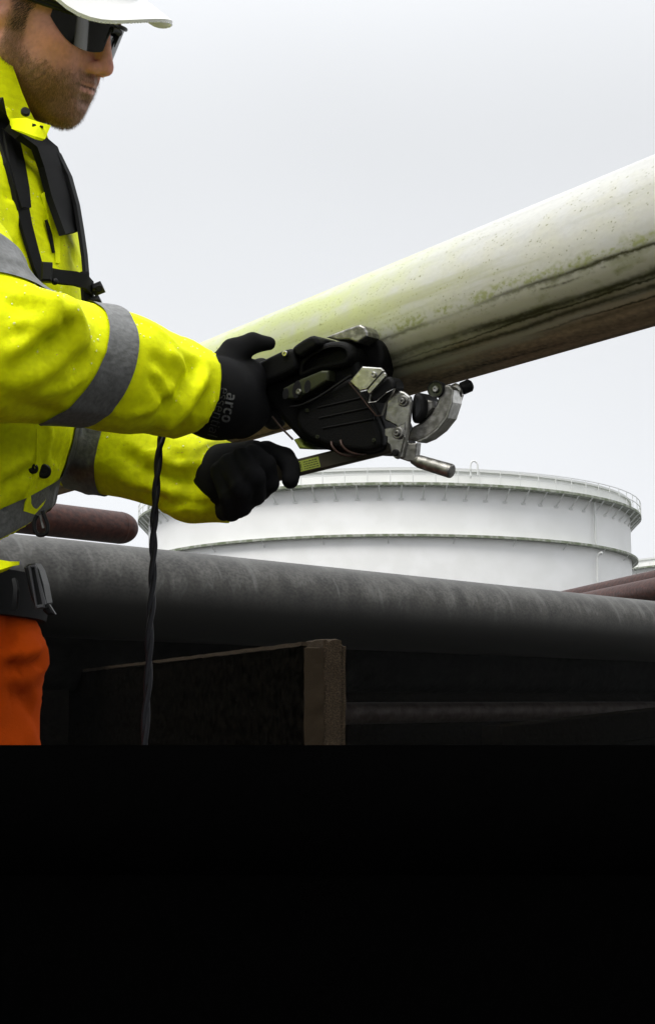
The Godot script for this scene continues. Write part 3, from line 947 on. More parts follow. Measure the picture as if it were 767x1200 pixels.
func make_head(w: Node3D) -> void:
	# F forward, U up, R to the man's right (towards the camera)
	var yaw := 0.17; var pitch := 0.45; var roll := -0.34
	var F0 := Vector3(cos(yaw), 0, sin(yaw)); var R0 := Vector3(-sin(yaw), 0, cos(yaw))
	var F1 := F0 * cos(pitch) - Vector3.UP * sin(pitch)
	var U1 := Vector3.UP * cos(pitch) + F0 * sin(pitch)
	var sc := 0.925
	head_basis = Basis(F1 * sc, (U1 * cos(roll) - R0 * sin(roll)) * sc, (R0 * cos(roll) + U1 * sin(roll)) * sc)
	# nose tip goes to its place in the picture
	var nose := pt(131, 84, 1.385)
	head_o = nose - head_basis * Vector3(0.119, -0.040, 0)
	var g := Field.new(Vector3(-0.115, -0.30, -0.095), Vector3(0.14, 0.14, 0.105), 0.0028)
	g.ellip(Vector3(-0.012, 0.045, 0), Vector3(0.098, 0.085, 0.077), 0.02)
	g.ellip(Vector3(0.036, -0.03, 0), Vector3(0.056, 0.08, 0.059), 0.03)
	for s in [-1.0, 1.0]:
		g.capsule(Vector3(0.0, -0.065, s * 0.052), Vector3(0.063, -0.102, s * 0.014), 0.019, 0.019, 0.03)
		g.capsule(Vector3(-0.004, -0.02, s * 0.058), Vector3(0.0, -0.068, s * 0.052), 0.018, 0.018, 0.03)
		g.ellip(Vector3(0.057, -0.026, s * 0.040), Vector3(0.026, 0.020, 0.022), 0.022)
		g.ellip(Vector3(0.055, -0.062, s * 0.034), Vector3(0.026, 0.028, 0.020), 0.02)
	g.ellip(Vector3(0.0715, -0.1075, 0), Vector3(0.019, 0.018, 0.021), 0.018)
	g.ellip(Vector3(0.074, -0.075, 0), Vector3(0.023, 0.028, 0.030), 0.018)
	g.capsule(Vector3(0.083, 0.020, -0.028), Vector3(0.083, 0.020, 0.028), 0.013, 0.013, 0.014)
	for s in [-1.0, 1.0]:
		g.ellip(Vector3(0.094, -0.004, s * 0.031), Vector3(0.014, 0.012, 0.017), 0.012, Basis.IDENTITY, true)
		g.ellip(Vector3(0.071, -0.004, s * 0.031), Vector3(0.0125, 0.0125, 0.0125), 0.003)
	g.capsule(Vector3(0.088, 0.008, 0), Vector3(0.108, -0.034, 0), 0.0085, 0.0095, 0.012)
	g.ellip(Vector3(0.1085, -0.040, 0), Vector3(0.0105, 0.0095, 0.011), 0.006)
	for s in [-1.0, 1.0]:
		g.ellip(Vector3(0.098, -0.044, s * 0.0115), Vector3(0.011, 0.0085, 0.0065), 0.005)
		g.ellip(Vector3(0.101, -0.0525, s * 0.007), Vector3(0.006, 0.004, 0.0035), 0.002, Basis.IDENTITY, true)
	# lips: upper lip, mouth line, lower lip
	for s in [-1.0, 1.0]:
		g.capsule(Vector3(0.0945, -0.0625, 0), Vector3(0.0850, -0.0665, s * 0.020), 0.0050, 0.0025, 0.006)
		g.capsule(Vector3(0.0925, -0.0745, 0), Vector3(0.0845, -0.0715, s * 0.018), 0.0052, 0.0025, 0.006)
		g.capsule(Vector3(0.1010, -0.0685, 0), Vector3(0.0850, -0.0700, s * 0.027), 0.0016, 0.0012, 0.003, true)
	g.ellip(Vector3(0.0985, -0.0875, 0), Vector3(0.006, 0.005, 0.016), 0.010, Basis.IDENTITY, true)
	# ears
	for s in [-1.0, 1.0]:
		var eb := Basis(Vector3.BACK, s * 0.35).rotated(Vector3.UP, s * 0.35)
		g.ellip(Vector3(-0.016, -0.004, s * 0.079), Vector3(0.018, 0.031, 0.0075), 0.008, eb)
		g.ellip(Vector3(-0.010, -0.027, s * 0.077), Vector3(0.0095, 0.010, 0.006), 0.006)
		g.ellip(Vector3(-0.012, 0.0, s * 0.0865), Vector3(0.0095, 0.019, 0.006), 0.005, eb, true)
	# neck
	g.capsule(Vector3(-0.03, -0.05, 0), Vector3(-0.075, -0.24, 0), 0.056, 0.064, 0.03)
	g.capsule(Vector3(0.02, -0.10, 0), Vector3(-0.02, -0.2, 0), 0.025, 0.035, 0.03)
	g.mesh()
	g.smooth(1)
	var fl := []
	for s in [-1.0, 1.0]:
		fl.append([PackedVector3Array([Vector3(0.092, -0.044, s * 0.021), Vector3(0.087, -0.058, s * 0.029), Vector3(0.078, -0.074, s * 0.034)]), 0.0035, -0.0022])
		fl.append([PackedVector3Array([Vector3(0.086, -0.050, s * 0.032), Vector3(0.080, -0.062, s * 0.037), Vector3(0.072, -0.076, s * 0.040)]), 0.005, 0.0016])
		fl.append([PackedVector3Array([Vector3(0.082, -0.022, s * 0.022), Vector3(0.078, -0.027, s * 0.034), Vector3(0.068, -0.026, s * 0.046)]), 0.003, -0.0012])
	g.folds(fl)
	# skin tones: reddish skin, brown stubble over jaw, chin, lip and neck front
	var n := FastNoiseLite.new(); n.seed = 2; n.frequency = 160.0; n.fractal_octaves = 2
	var nb := FastNoiseLite.new(); nb.seed = 3; nb.frequency = 30.0
	var stub := PackedFloat32Array()
	for i in g.V.size():
		var p := g.V[i]
		var jawline := -0.058 + 0.35 * maxf(0.0, 0.045 - p.x) * 1.0
		var s := smoothstep(0.014, -0.014, p.y - jawline + nb.get_noise_3dv(p) * 0.008)
		s = maxf(s, smoothstep(0.03, 0.018, p.x) * smoothstep(0.01, -0.02, p.y) * smoothstep(-0.005, 0.01, p.x))      # sideburn
		s = maxf(s, smoothstep(0.010, 0.004, absf(p.y + 0.0585)) * smoothstep(0.03, 0.022, absf(p.z)) * smoothstep(0.06, 0.075, p.x))
		if absf(p.y + 0.0685) < 0.0062 and absf(p.z) < 0.019 and p.x > 0.082: s *= 0.1                           # lips
		if p.y < -0.125 and p.x < 0.0: s *= 0.2
		var behind := smoothstep(0.008, -0.006, p.x) * smoothstep(0.060, 0.0745, absf(p.z))                      # ear keeps bare
		s *= 1.0 - behind
		stub.append(s)
		var c := Vector3(0.60, 0.285, 0.22) * (1.0 + n.get_noise_3dv(p) * 0.20 + nb.get_noise_3dv(p * 0.6) * 0.16)
		var red := exp(-Vector2(p.x - 0.06, p.y + 0.03).length_squared() / 0.0006) * 0.35 + exp(-p.distance_squared_to(Vector3(0.11, -0.04, 0)) / 0.0003) * 0.35
		c = c.lerp(Vector3(0.58, 0.205, 0.155), clampf(red, 0, 1))
		if absf(p.y + 0.0685) < 0.006 and absf(p.z) < 0.019 and p.x > 0.083: c = c.lerp(Vector3(0.34, 0.15, 0.11), 0.6)
		if absf(p.y + 0.0693 - absf(p.z) * 0.03) < 0.0016 and absf(p.z) < 0.027 and p.x > 0.078: c = Vector3(0.10, 0.045, 0.035)  # shade of the mouth crease painted into the skin
		c = c.lerp(Vector3(0.25, 0.15, 0.10) * (1.0 + n.get_noise_3dv(p * 1.7) * 0.5), clampf(s * (0.62 + 0.3 * n.get_noise_3dv(p * 2.3)), 0, 0.9))
		var scalp := smoothstep(0.035, 0.05, p.y) if p.x > 0.03 else smoothstep(0.0, 0.02, p.y + p.x * 0.4 - 0.01) * (1.0 - behind)
		c = c.lerp(Vector3(0.05, 0.03, 0.018), scalp)
		g.C.append(Color(c.x, c.y, c.z))
	# beard and short hair: fine strands rooted in the skin
	var rng := RandomNumberGenerator.new(); rng.seed = 77
	var bm := MB.new(); var hm := MB.new()
	for i in g.V.size():
		var p := g.V[i]; var nn := g.N[i]
		var hair := p.y > 0.01 - p.x * 0.5 and p.x < 0.03 and p.y < 0.07 and absf(p.z) < 0.077
		if p.x > -0.03 and p.x < 0.024 and p.y > -0.03 and p.y < 0.06 and absf(p.z) < 0.074 and p.x > -0.002 : hair = true
		if stub[i] < 0.35 and not hair: continue
		for q in (6 if hair else 6):
			if rng.randf() > (0.8 if hair else stub[i] * 0.7): continue
			var l := rng.randf_range(0.003, 0.006) if not hair else rng.randf_range(0.006, 0.011)
			var d := (nn * 0.55 + Vector3(rng.randf_range(-0.15, 0.2), -0.75, 0) + Vector3(rng.randf_range(-1, 1), rng.randf_range(-1, 1), rng.randf_range(-1, 1)) * 0.35).normalized()
			if hair: d = (d + Vector3(-0.6, 0, 0)).normalized()
			var root := p + Vector3(rng.randf_range(-1, 1), rng.randf_range(-1, 1), rng.randf_range(-1, 1)) * 0.0014 - nn * 0.0005
			var side := d.cross(nn + Vector3(0.01, 0.02, 0.03)).normalized() * (0.00022 if not hair else 0.0002)
			var a := head_o + head_basis * (root - side); var b := head_o + head_basis * (root + side); var e := head_o + head_basis * (root + d * l)
			var on := head_basis * nn
			if hair: hm.tri(a, b, e, on, on, on)
			else: bm.tri(a, b, e, on, on, on)
	for i in g.V.size():
		g.V[i] = head_o + head_basis * g.V[i]
	# the chest under the jacket belongs to the same skin
	g.normals()
	part("body", g, M.skin, w)
	part("beard", bm, M.stubble, w).set_meta("kind", "stuff")
	part("hair", hm, M.hair, w).set_meta("kind", "stuff")

var torso_yaw := 0.38

func make_jacket(w: Node3D) -> void:
	var g := Field.new(Vector3(-0.74, 0.98, -1.78), Vector3(-0.07, 1.70, -1.02), 0.0053)
	g.loft([
		[1.02, -0.498, -1.42, 0.140, 0.185],
		[1.10, -0.494, -1.42, 0.141, 0.188],
		[1.165, -0.474, -1.42, 0.140, 0.190],
		[1.235, -0.450, -1.42, 0.134, 0.190],
		[1.33, -0.440, -1.42, 0.134, 0.195],
		[1.395, -0.435, -1.42, 0.134, 0.198],
		[1.445, -0.442, -1.42, 0.132, 0.192],
		[1.50, -0.437, -1.42, 0.122, 0.165],
		[1.545, -0.435, -1.42, 0.100, 0.115],
		[1.60, -0.425, -1.42, 0.082, 0.085]], torso_yaw, 0.02)
	# hem: rises towards the front, hollow
	var hp := pt(42, 606, 1.47)
	var hn := Vector3(0.25, -1.0, -0.40).normalized()
	g.cut(hp, hn, 0.6)
	var up := -hn
	g.capsule(Vector3(-0.50, 0.9, -1.42), Vector3(-0.50, 1.06, -1.42), 0.105, 0.10, 0.003, true)
	# near (right) arm
	var S := pt(-140, 200, 1.245); var E := pt(-12, 408, 1.19); var H := pt(262, 470, 1.425)
	var mid := E.lerp(H, 0.5) + Vector3(0, 0.006, 0)
	g.capsule(S.lerp(Vector3(-0.43, S.y, -1.42), 0.45), S, 0.08, 0.082, 0.05)
	g.capsule(S, E, 0.080, 0.070, 0.05)
	g.capsule(E, mid, 0.067, 0.061, 0.02)
	g.capsule(mid, H + (H - mid) * 0.2, 0.061, 0.050, 0.02)
	# bunched cloth at the inner elbow
	g.ellip(pt(62, 372, 1.165), Vector3(0.03, 0.022, 0.03), 0.03)
	var axn := (H - mid).normalized()
	var cn := slice(Vector2(255, 412), Vector2(233, 526), 1.366, axn)
	g.cut(cn[0], cn[1], 0.14)
	g.capsule(H - axn * 0.03, H + axn * 0.1, 0.036, 0.039, 0.003, true)
	# far (left) arm
	var S2 := Vector3(-0.43, S.y - 0.02, -1.575); var E2 := pt(4, 500, 1.61); var H2 := pt(254, 563, 1.565)
	g.capsule(S2.lerp(Vector3(-0.43, S2.y, -1.42), 0.45), S2, 0.08, 0.066, 0.05)
	g.capsule(S2, E2, 0.064, 0.060, 0.04)
	var ax2 := (H2 - E2).normalized()
	g.capsule(E2, H2 + ax2 * 0.03, 0.056, 0.0505, 0.02)
	g.ellip(pt(225, 592, 1.56), Vector3(0.03, 0.02, 0.03), 0.02)
	var cn2 := slice(Vector2(264, 512), Vector2(258, 615), 1.52, ax2)
	g.cut(cn2[0], cn2[1], 0.14)
	g.capsule(H2 - ax2 * 0.03, H2 + ax2 * 0.1, 0.035, 0.038, 0.003, true)
	g.mesh()
	g.smooth(1)
	# broad cloth waviness
	var n := FastNoiseLite.new(); n.seed = 11; n.frequency = 6.0; n.fractal_octaves = 2
	var n2 := FastNoiseLite.new(); n2.seed = 12; n2.frequency = 22.0; n2.fractal_octaves = 2
	for i in g.V.size():
		var p := g.V[i]
		var r1 := 1.0 - absf(n.get_noise_3d(p.x * 1.0, p.y * 1.6, p.z)) * 2.0
		g.V[i] = p + g.N[i] * (n.get_noise_3dv(p + Vector3(3, 3, 3)) * 0.005 + maxf(0.0, r1 - 0.6) * 0.006 + n2.get_noise_3dv(p) * 0.0005)
	g.normals()
	var f := []
	var add := func(list: Array, z: float, wd: float, e: float) -> void:
		f.append([drop(list, g, z), wd, e])
	add.call([[96, 368], [72, 392], [46, 414], [14, 430]], 1.15, 0.010, -0.011)
	add.call([[88, 352], [60, 378], [34, 404], [6, 420]], 1.15, 0.012, 0.008)
	add.call([[104, 384], [84, 404], [56, 428], [20, 448]], 1.15, 0.014, 0.007)
	add.call([[190, 503], [205, 490], [226, 462], [244, 428]], 1.38, 0.010, 0.010)
	add.call([[186, 486], [204, 470], [220, 448], [232, 424]], 1.38, 0.008, -0.007)
	add.call([[204, 508], [226, 486], [246, 452]], 1.39, 0.007, -0.006)
	add.call([[176, 416], [196, 432], [206, 452]], 1.35, 0.008, -0.005)
	add.call([[196, 410], [214, 424], [222, 440]], 1.35, 0.008, 0.006)
	add.call([[24, 338], [50, 352], [76, 356]], 1.15, 0.010, 0.007)
	add.call([[10, 352], [36, 362], [60, 360]], 1.15, 0.008, -0.006)
	add.call([[10, 230], [24, 262]], 1.18, 0.010, 0.004)
	add.call([[2, 462], [40, 478], [70, 486]], 1.18, 0.012, -0.006)
	add.call([[140, 525], [165, 548], [200, 562], [240, 566]], 1.55, 0.009, -0.008)
	add.call([[180, 534], [205, 545], [235, 545]], 1.55, 0.008, 0.006)
	add.call([[160, 578], [195, 588], [228, 590]], 1.55, 0.009, -0.006)
	add.call([[140, 560], [170, 570], [215, 578]], 1.55, 0.009, 0.006)
	add.call([[0, 572], [20, 560], [40, 546]], 1.28, 0.008, -0.006)
	add.call([[0, 560], [20, 548], [38, 538]], 1.28, 0.010, 0.005)
	add.call([[0, 600], [14, 592], [30, 586]], 1.28, 0.007, -0.005)
	add.call([[30, 440], [60, 436], [92, 420]], 1.15, 0.005, -0.004)
	add.call([[40, 462], [80, 452], [104, 436]], 1.15, 0.006, 0.004)
	add.call([[100, 400], [92, 428], [78, 452]], 1.2, 0.005, -0.004)
	add.call([[176, 440], [190, 462], [196, 486]], 1.33, 0.005, -0.005)
	add.call([[182, 430], [200, 446], [210, 470]], 1.33, 0.006, 0.005)
	add.call([[150, 486], [176, 480], [200, 462]], 1.33, 0.005, 0.004)
	add.call([[215, 420], [228, 436], [232, 462]], 1.35, 0.005, -0.005)
	add.call([[228, 512], [240, 490], [250, 462]], 1.38, 0.004, 0.005)
	add.call([[60, 352], [74, 372], [78, 396]], 1.12, 0.005, -0.005)
	add.call([[14, 380], [34, 376], [54, 384]], 1.12, 0.006, 0.004)
	add.call([[4, 400], [28, 392], [50, 398]], 1.12, 0.005, -0.004)
	add.call([[2, 224], [16, 236], [26, 256]], 1.18, 0.005, -0.004)
	add.call([[150, 520], [172, 532], [190, 530]], 1.5, 0.005, 0.004)
	add.call([[205, 528], [222, 548], [240, 552]], 1.5, 0.005, -0.005)
	add.call([[196, 600], [220, 594], [246, 600]], 1.5, 0.005, 0.005)
	add.call([[52, 250], [60, 275], [64, 300]], 1.33, 0.005, -0.003)
	add.call([[74, 284], [84, 296], [88, 312]], 1.36, 0.005, -0.003)
	g.folds(f)
	var jk := part("jacket", g, M.yellow, w)
	# reflective tape: upper arm, both forearms, hem
	var ua := (E - S).normalized()
	var b1 := slice(Vector2(-10, 268), Vector2(22, 264), 1.17, ua); var b2 := slice(Vector2(-10, 326), Vector2(46, 314), 1.15, ua)
	part("reflective_band", g.shell([Plane(-b1[1], b1[0]), Plane(b2[1], b2[0]), Plane(Vector3.LEFT, Vector3(-0.56, 0, 0)), Plane(Vector3(0, 0, -1), Vector3(0, 0, -1.36)), Plane((pt(52, 316, 1.17) - pt(27, 262, 1.17)).cross(Vector3(0, 0.0, -1)).normalized(), pt(27, 262, 1.17))], 0.0022), M.tape, jk)
	var fa := (H - E).normalized()
	var on_sleeve := func(a: Vector2, b: Vector2, axis: Vector3) -> Array:
		var q := drop([[a.x, a.y], [b.x, b.y]], g, 1.25)
		var l := (q[1] - q[0]).normalized()
		return [q[0], (axis - l * axis.dot(l)).normalized()]
	var b3: Array = on_sleeve.call(Vector2(129, 388), Vector2(70, 482), fa)
	var b4: Array = on_sleeve.call(Vector2(163, 402), Vector2(110, 494), fa)
	part("reflective_band", g.shell([Plane(-b3[1], b3[0]), Plane(b4[1], b4[0]), Plane(Vector3(0, 0, -1), Vector3(0, 0, -1.44)), Plane(Vector3(0, -1, 0), pt(100, 545, 1.3)), Plane(Vector3.LEFT, pt(50, 495, 1.25))], 0.0022), M.tape, jk)
	var b5 := slice(Vector2(100, 505), Vector2(78, 552), 1.58, ax2); var b6 := slice(Vector2(134, 512), Vector2(119, 575), 1.58, ax2)
	part("reflective_band", g.shell([Plane(-b5[1], b5[0]), Plane(b6[1], b6[0]), Plane(Vector3(0, 0, 1), Vector3(0, 0, -1.49)), Plane(Vector3.LEFT, pt(68, 540, 1.55))], 0.0022), M.tape, jk)
	part("reflective_band", g.shell([Plane(hn, hp + up * 0.004), Plane(up, hp + up * 0.036), Plane(Vector3.RIGHT, pt(70, 620, 1.47)), Plane(Vector3(0, 0, -1), Vector3(0, 0, -1.535))], 0.0022), M.tape, jk)
	# storm flap over the zip, with its press studs
	var L := poly_to_px([[43, 503], [43, 520], [43, 540], [38, 566], [31, 588], [28, 599]], g, 1.40, 0.005)
	var R := poly_to_px([[80, 503], [77, 520], [71, 542], [62, 568], [51, 592], [41, 603]], g, 1.46, 0.005)
	var sm := MB.new(); sm.strap(L, R, 0.004, Vector3(0.5, 0, 1))
	part("storm_flap", sm, M.yellow, jk)
	for e in [[51.5, 552, 0.0085], [39, 549, 0.006]]:
		var p := poly_to_px([[e[0], e[1]]], g, 1.3, 0.010 if e[2] > 0.007 else 0.001)[0]
		var b := MB.new()
		var ax := Vector3(0.25, 0.05, 1).normalized()
		b.lathe(p - ax * 0.003, ax, [[0, e[2]], [0.003, e[2]], [0.0042, e[2] * 0.8], [0.0042, e[2] * 0.45], [0.0034, e[2] * 0.4], [0.0034, 0]], 20)
		part("press_stud", b, M.plastic, jk)
	# chest pocket: a slit with a flap edge
	var pl := poly_to_px([[48, 228], [56, 250], [62, 275], [66, 308]], g, 1.36, 0.003)
	var pr := poly_to_px([[54, 224], [64, 250], [70, 276], [71, 308]], g, 1.36, 0.009)
	var pm := MB.new(); pm.strap(pl, pr, 0.003, Vector3(0.5, 0, 1))
	part("pocket_flap", pm, M.yellow, jk)
	var zl := poly_to_px([[54, 258], [58, 275], [63, 296]], g, 1.36, 0.006); var zr := poly_to_px([[56, 257], [61.5, 275], [65, 296]], g, 1.36, 0.006)
	var zm := MB.new(); zm.strap(zl, zr, 0.002, Vector3(0.3, 0, 1))
	part("zip", zm, M.webbing, jk)
	# turned-up collar
	var cm := MB.new()
	var cc := Vector3(-0.443, 0, -1.42)
	var rows := 6
	var segs := 48
	var sh := func(k: int, j: int, inner: float) -> Vector3:
		var a := -2.75 + 5.5 * k / segs + PI                # gap at the throat on the far side
		a += 2.9
		var t := float(j) / rows
		var d := Vector3(cos(a), 0, sin(a))
		var fwd := d.dot(Vector3(cos(torso_yaw), 0, sin(torso_yaw)))
		var top := lerpf(1.755, 1.565, smoothstep(0.25, 1.05, d.x))
		var y := lerpf(1.50, top, t)
		var rr := lerpf(0.128, 0.088, sqrt(t)) + 0.004 * sin(a * 5.0) - inner
		rr += 0.01 * smoothstep(0.5, 1.0, fwd) * t
		return cc + Vector3(d.x * rr + lerpf(-0.012, 0.012, t), y, d.z * rr * 0.95)
	for k in segs:
		for j in rows:
			for inner in [0.0, 0.006]:
				var q := [sh.call(k, j, inner), sh.call(k + 1, j, inner), sh.call(k + 1, j + 1, inner), sh.call(k, j + 1, inner)]
				var N := []
				for e in q: N.append(((e - cc) * Vector3(1, 0, 1)).normalized() * (1.0 if inner == 0.0 else -1.0))
				cm.tri(q[0], q[1], q[2], N[0], N[1], N[2]); cm.tri(q[0], q[2], q[3], N[0], N[2], N[3])
		cm.quad(sh.call(k, rows, 0.0), sh.call(k + 1, rows, 0.0), sh.call(k + 1, rows, 0.006), sh.call(k, rows, 0.006), Vector3.UP)
	part("collar", cm, M.yellow, jk)
	# throat tab with stud
	var tl := pts([[12, 139, 1.315], [30, 138, 1.30], [46, 143, 1.295], [60, 147, 1.31]])
	var tr := pts([[12, 150, 1.312], [26, 154, 1.295], [42, 160, 1.29], [53, 163, 1.30]])
	var tm := MB.new(); tm.strap(tl, tr, 0.005, Vector3(0, 0, 1))
	part("throat_tab", tm, M.yellow, jk)
	var st := MB.new()
	st.lathe(pt(30, 132, 1.305), Vector3(0.3, 0.1, 1), [[0, 0.0052], [0.003, 0.0052], [0.004, 0.004], [0.004, 0]], 16)
	part("press_stud", st, M.plastic, jk)
	var sl := MB.new(); sl.strap(pts([[38, 144.5, 1.294], [51, 147.5, 1.297]]), pts([[38, 146.5, 1.293], [51, 149, 1.296]]), 0.002, Vector3(0, 0, 1))
	part("tab_slot", sl, M.webbing, jk)
	# rain beads on sleeve and chest
	var rng := RandomNumberGenerator.new(); rng.seed = 5
	var dm := MB.new()
	for i in 3000:
		var v := rng.randi() % g.V.size()
		var p := g.V[v]; var nn := g.N[v]
		if nn.y < -0.2 or nn.z < -0.2 or p.x < -0.52: continue
		var r := rng.randf_range(0.0006, 0.0012) * (1.0 if rng.randf() < 0.9 else 1.5)
		var bb := Basis(nn.cross(Vector3(0.3, 0.4, 0.8)).normalized(), nn, nn.cross(Vector3(0.3, 0.4, 0.8)).normalized().cross(nn))
		dm.ball(p + nn * r * 0.2, Vector3(r, r * 0.7, r), bb, 4)
	var water := mat("rain_bead", Color(1, 1, 1, 0.25), 0.05, 0.0, 0.6)
	water.transparency = BaseMaterial3D.TRANSPARENCY_ALPHA
	part("rain_beads", dm, water, jk).set_meta("kind", "stuff")
	make_harness(g)

func make_harness(g: Field) -> void:
	var hs := thing("chest_harness", "black webbing chest harness over the yellow jacket, with sternum strap and buckles", "harness", pt(60, 340, 1.36))
	var s1 := MB.new()
	s1.strap(poly_to_px([[-30, 120], [-12, 142, 1.29], [0, 165], [8, 190], [17, 218], [22, 246]], g, 1.27, 0.010), poly_to_px([[0, 118, 1.30], [15, 148, 1.29], [24, 165], [30, 192], [35, 220], [37, 243]], g, 1.27, 0.010), 0.006, Vector3(0, 0, 1))
	part("shoulder_strap", s1, M.webbing, hs)
	var s1b := MB.new()
	s1b.strap(poly_to_px([[4, 150, 1.27], [12, 190], [20, 222], [26, 243]], g, 1.26, 0.014), poly_to_px([[12, 150, 1.27], [19, 190], [28, 222], [32, 243]], g, 1.26, 0.014), 0.004, Vector3(0, 0, 1))
	part("strap_tail", s1b, M.webbing, hs)
	var s2 := MB.new()
	s2.strap(poly_to_px([[21, 240], [25, 262], [32, 286], [40, 312], [47, 330]], g, 1.27, 0.008), poly_to_px([[34, 240], [38, 262], [44, 286], [51, 312], [58, 330]], g, 1.27, 0.008), 0.004, Vector3(0, 0, 1))
	part("shoulder_strap", s2, M.webbing, hs)
	# far strap: wide pad and thin webbing
	var f1 := MB.new()
	f1.strap(pts([[10, 146, 1.31], [24, 157, 1.31], [44, 172, 1.33], [52, 195, 1.35], [61, 230, 1.36], [77, 274, 1.36]]), pts([[20, 143, 1.33], [48, 155, 1.37], [68, 172, 1.41], [78, 200, 1.42], [87, 236, 1.42], [93, 271, 1.42]]), 0.008, Vector3(0.3, 0, 1))
	part("shoulder_pad", f1, M.webbing, hs)
	var f2 := MB.new()
	f2.strap(pts([[66, 176, 1.40], [80, 205, 1.41], [90, 240, 1.41], [95, 272, 1.40], [99, 300, 1.39], [101, 322, 1.38]]), pts([[72, 180, 1.43], [85, 207, 1.44], [94, 240, 1.44], [99, 270, 1.43], [103, 298, 1.42], [105, 322, 1.41]]), 0.004, Vector3(0.3, 0, 1))
	part("strap_tail", f2, M.webbing, hs)
	# sternum strap
	var st := MB.new()
	st.strap(pts([[56, 313, 1.315], [72, 316, 1.325], [90, 318, 1.335], [103, 322, 1.35], [110, 330, 1.375], [111, 340, 1.40]]), pts([[58, 329, 1.315], [73, 332, 1.325], [89, 334, 1.335], [101, 338, 1.35], [109, 346, 1.375], [110, 354, 1.40]]), 0.005, Vector3(0.3, 0, 1))
	part("sternum_strap", st, M.webbing, hs)
	var v2 := MB.new()
	v2.strap(pts([[96, 318, 1.37], [98, 340, 1.37], [100, 368, 1.37]]), pts([[104, 318, 1.38], [108, 340, 1.38], [112, 366, 1.38]]), 0.005, Vector3(0.3, 0, 1))
	part("vertical_webbing", v2, M.webbing, hs)
	var lb := Basis(Vector3.UP, 0.2)
	var b1 := MB.new()
	b1.box(lb, pt(55, 319, 1.308), Vector3(0.012, 0.022, 0.008), 0.002)
	part("strap_slider", b1, M.plastic, hs)
	var b2 := MB.new()
	b2.ball(pt(64.5, 330, 1.312), Vector3(0.004, 0.004, 0.003), Basis.IDENTITY, 6)
	part("rivet", b2, M.plastic, hs)
	for e in [[114.5, 338], [112, 354]]:
		var k := MB.new()
		k.box(Basis(Vector3.BACK, 0.4), pt(e[0], e[1], 1.375), Vector3(0.013, 0.008, 0.02), 0.002)
		k.cyl(pt(e[0] + 2, e[1], 1.365), pt(e[0] + 2, e[1], 1.385), 0.004, 10)
		part("clip", k, M.plastic, hs)

func make_trousers(w: Node3D) -> void:
	var g := Field.new(Vector3(-0.72, 0.06, -1.72), Vector3(-0.24, 1.10, -1.14), 0.0085)
	g.loft([[0.84, -0.495, -1.42, 0.125, 0.165], [0.93, -0.495, -1.42, 0.128, 0.172], [1.01, -0.475, -1.42, 0.12, 0.165], [1.07, -0.485, -1.42, 0.105, 0.15]], torso_yaw, 0.03)
	var fk := Vector3(-0.398, 0.52, -1.50)
	g.capsule(Vector3(-0.442, 0.94, -1.49), fk, 0.094, 0.075, 0.05)
	g.capsule(fk, Vector3(-0.41, 0.12, -1.50), 0.075, 0.066, 0.03)
	var nk := Vector3(-0.47, 0.52, -1.32)
	g.capsule(Vector3(-0.475, 0.92, -1.335), nk, 0.096, 0.075, 0.05)
	g.capsule(nk, Vector3(-0.52, 0.12, -1.31), 0.075, 0.066, 0.03)
	g.ellip(pt(18, 772, 1.44), Vector3(0.03, 0.025, 0.05), 0.04)
	g.mesh()
	g.smooth(1)
	var n := FastNoiseLite.new(); n.seed = 31; n.frequency = 9.0; n.fractal_octaves = 3
	for i in g.V.size():
		var r1 := 1.0 - absf(n.get_noise_3d(g.V[i].x, g.V[i].y * 1.5, g.V[i].z)) * 2.0
		g.V[i] += g.N[i] * (maxf(0.0, r1 - 0.55) * 0.006)
	g.normals()
	g.folds([[drop([[15, 718], [12, 742], [2, 764]], g, 1.32), 0.010, -0.010], [drop([[2, 778], [24, 784], [46, 778], [54, 772]], g, 1.36), 0.008, -0.012], [drop([[2, 768], [26, 770], [50, 760]], g, 1.36), 0.009, 0.007], [drop([[8, 806], [30, 822], [46, 850]], g, 1.36), 0.009, -0.006]])
	part("trousers", g, M.orange, w)
	# waist of a yellow layer under the jacket
	var ym := Field.new(Vector3(-0.68, 1.02, -1.66), Vector3(-0.28, 1.2, -1.2), 0.008)
	ym.loft([[1.045, -0.50, -1.42, 0.112, 0.165], [1.06, -0.508, -1.42, 0.102, 0.155], [1.17, -0.512, -1.42, 0.10, 0.15]], torso_yaw, 0.01)
	ym.mesh()
	part("under_jacket", ym, M.yellow, w)
	for e in [[-0.40, -1.50], [-0.51, -1.31]]:
		var b := Field.new(Vector3(e[0] - 0.16, -0.01, e[1] - 0.1), Vector3(e[0] + 0.26, 0.26, e[1] + 0.12), 0.011)
		b.capsule(Vector3(e[0], 0.2, e[1]), Vector3(e[0], 0.07, e[1]), 0.062, 0.056, 0.03)
		b.capsule(Vector3(e[0] - 0.04, 0.045, e[1]), Vector3(e[0] + 0.17, 0.04, e[1] + 0.02), 0.045, 0.042, 0.04)
		b.cut(Vector3(e[0], 0.004, e[1]), Vector3.DOWN, 0.4)
		b.mesh()
		part("boot", b, M.rubber, w)

func finger(g: Field, list: Array, r0: float, r1: float) -> void:
	var P := pts(list)
	for i in P.size() - 1:
		var t0 := float(i) / (P.size() - 1); var t1 := float(i + 1) / (P.size() - 1)
		g.capsule(P[i], P[i + 1], lerpf(r0, r1, t0), lerpf(r0, r1, t1), 0.0035)

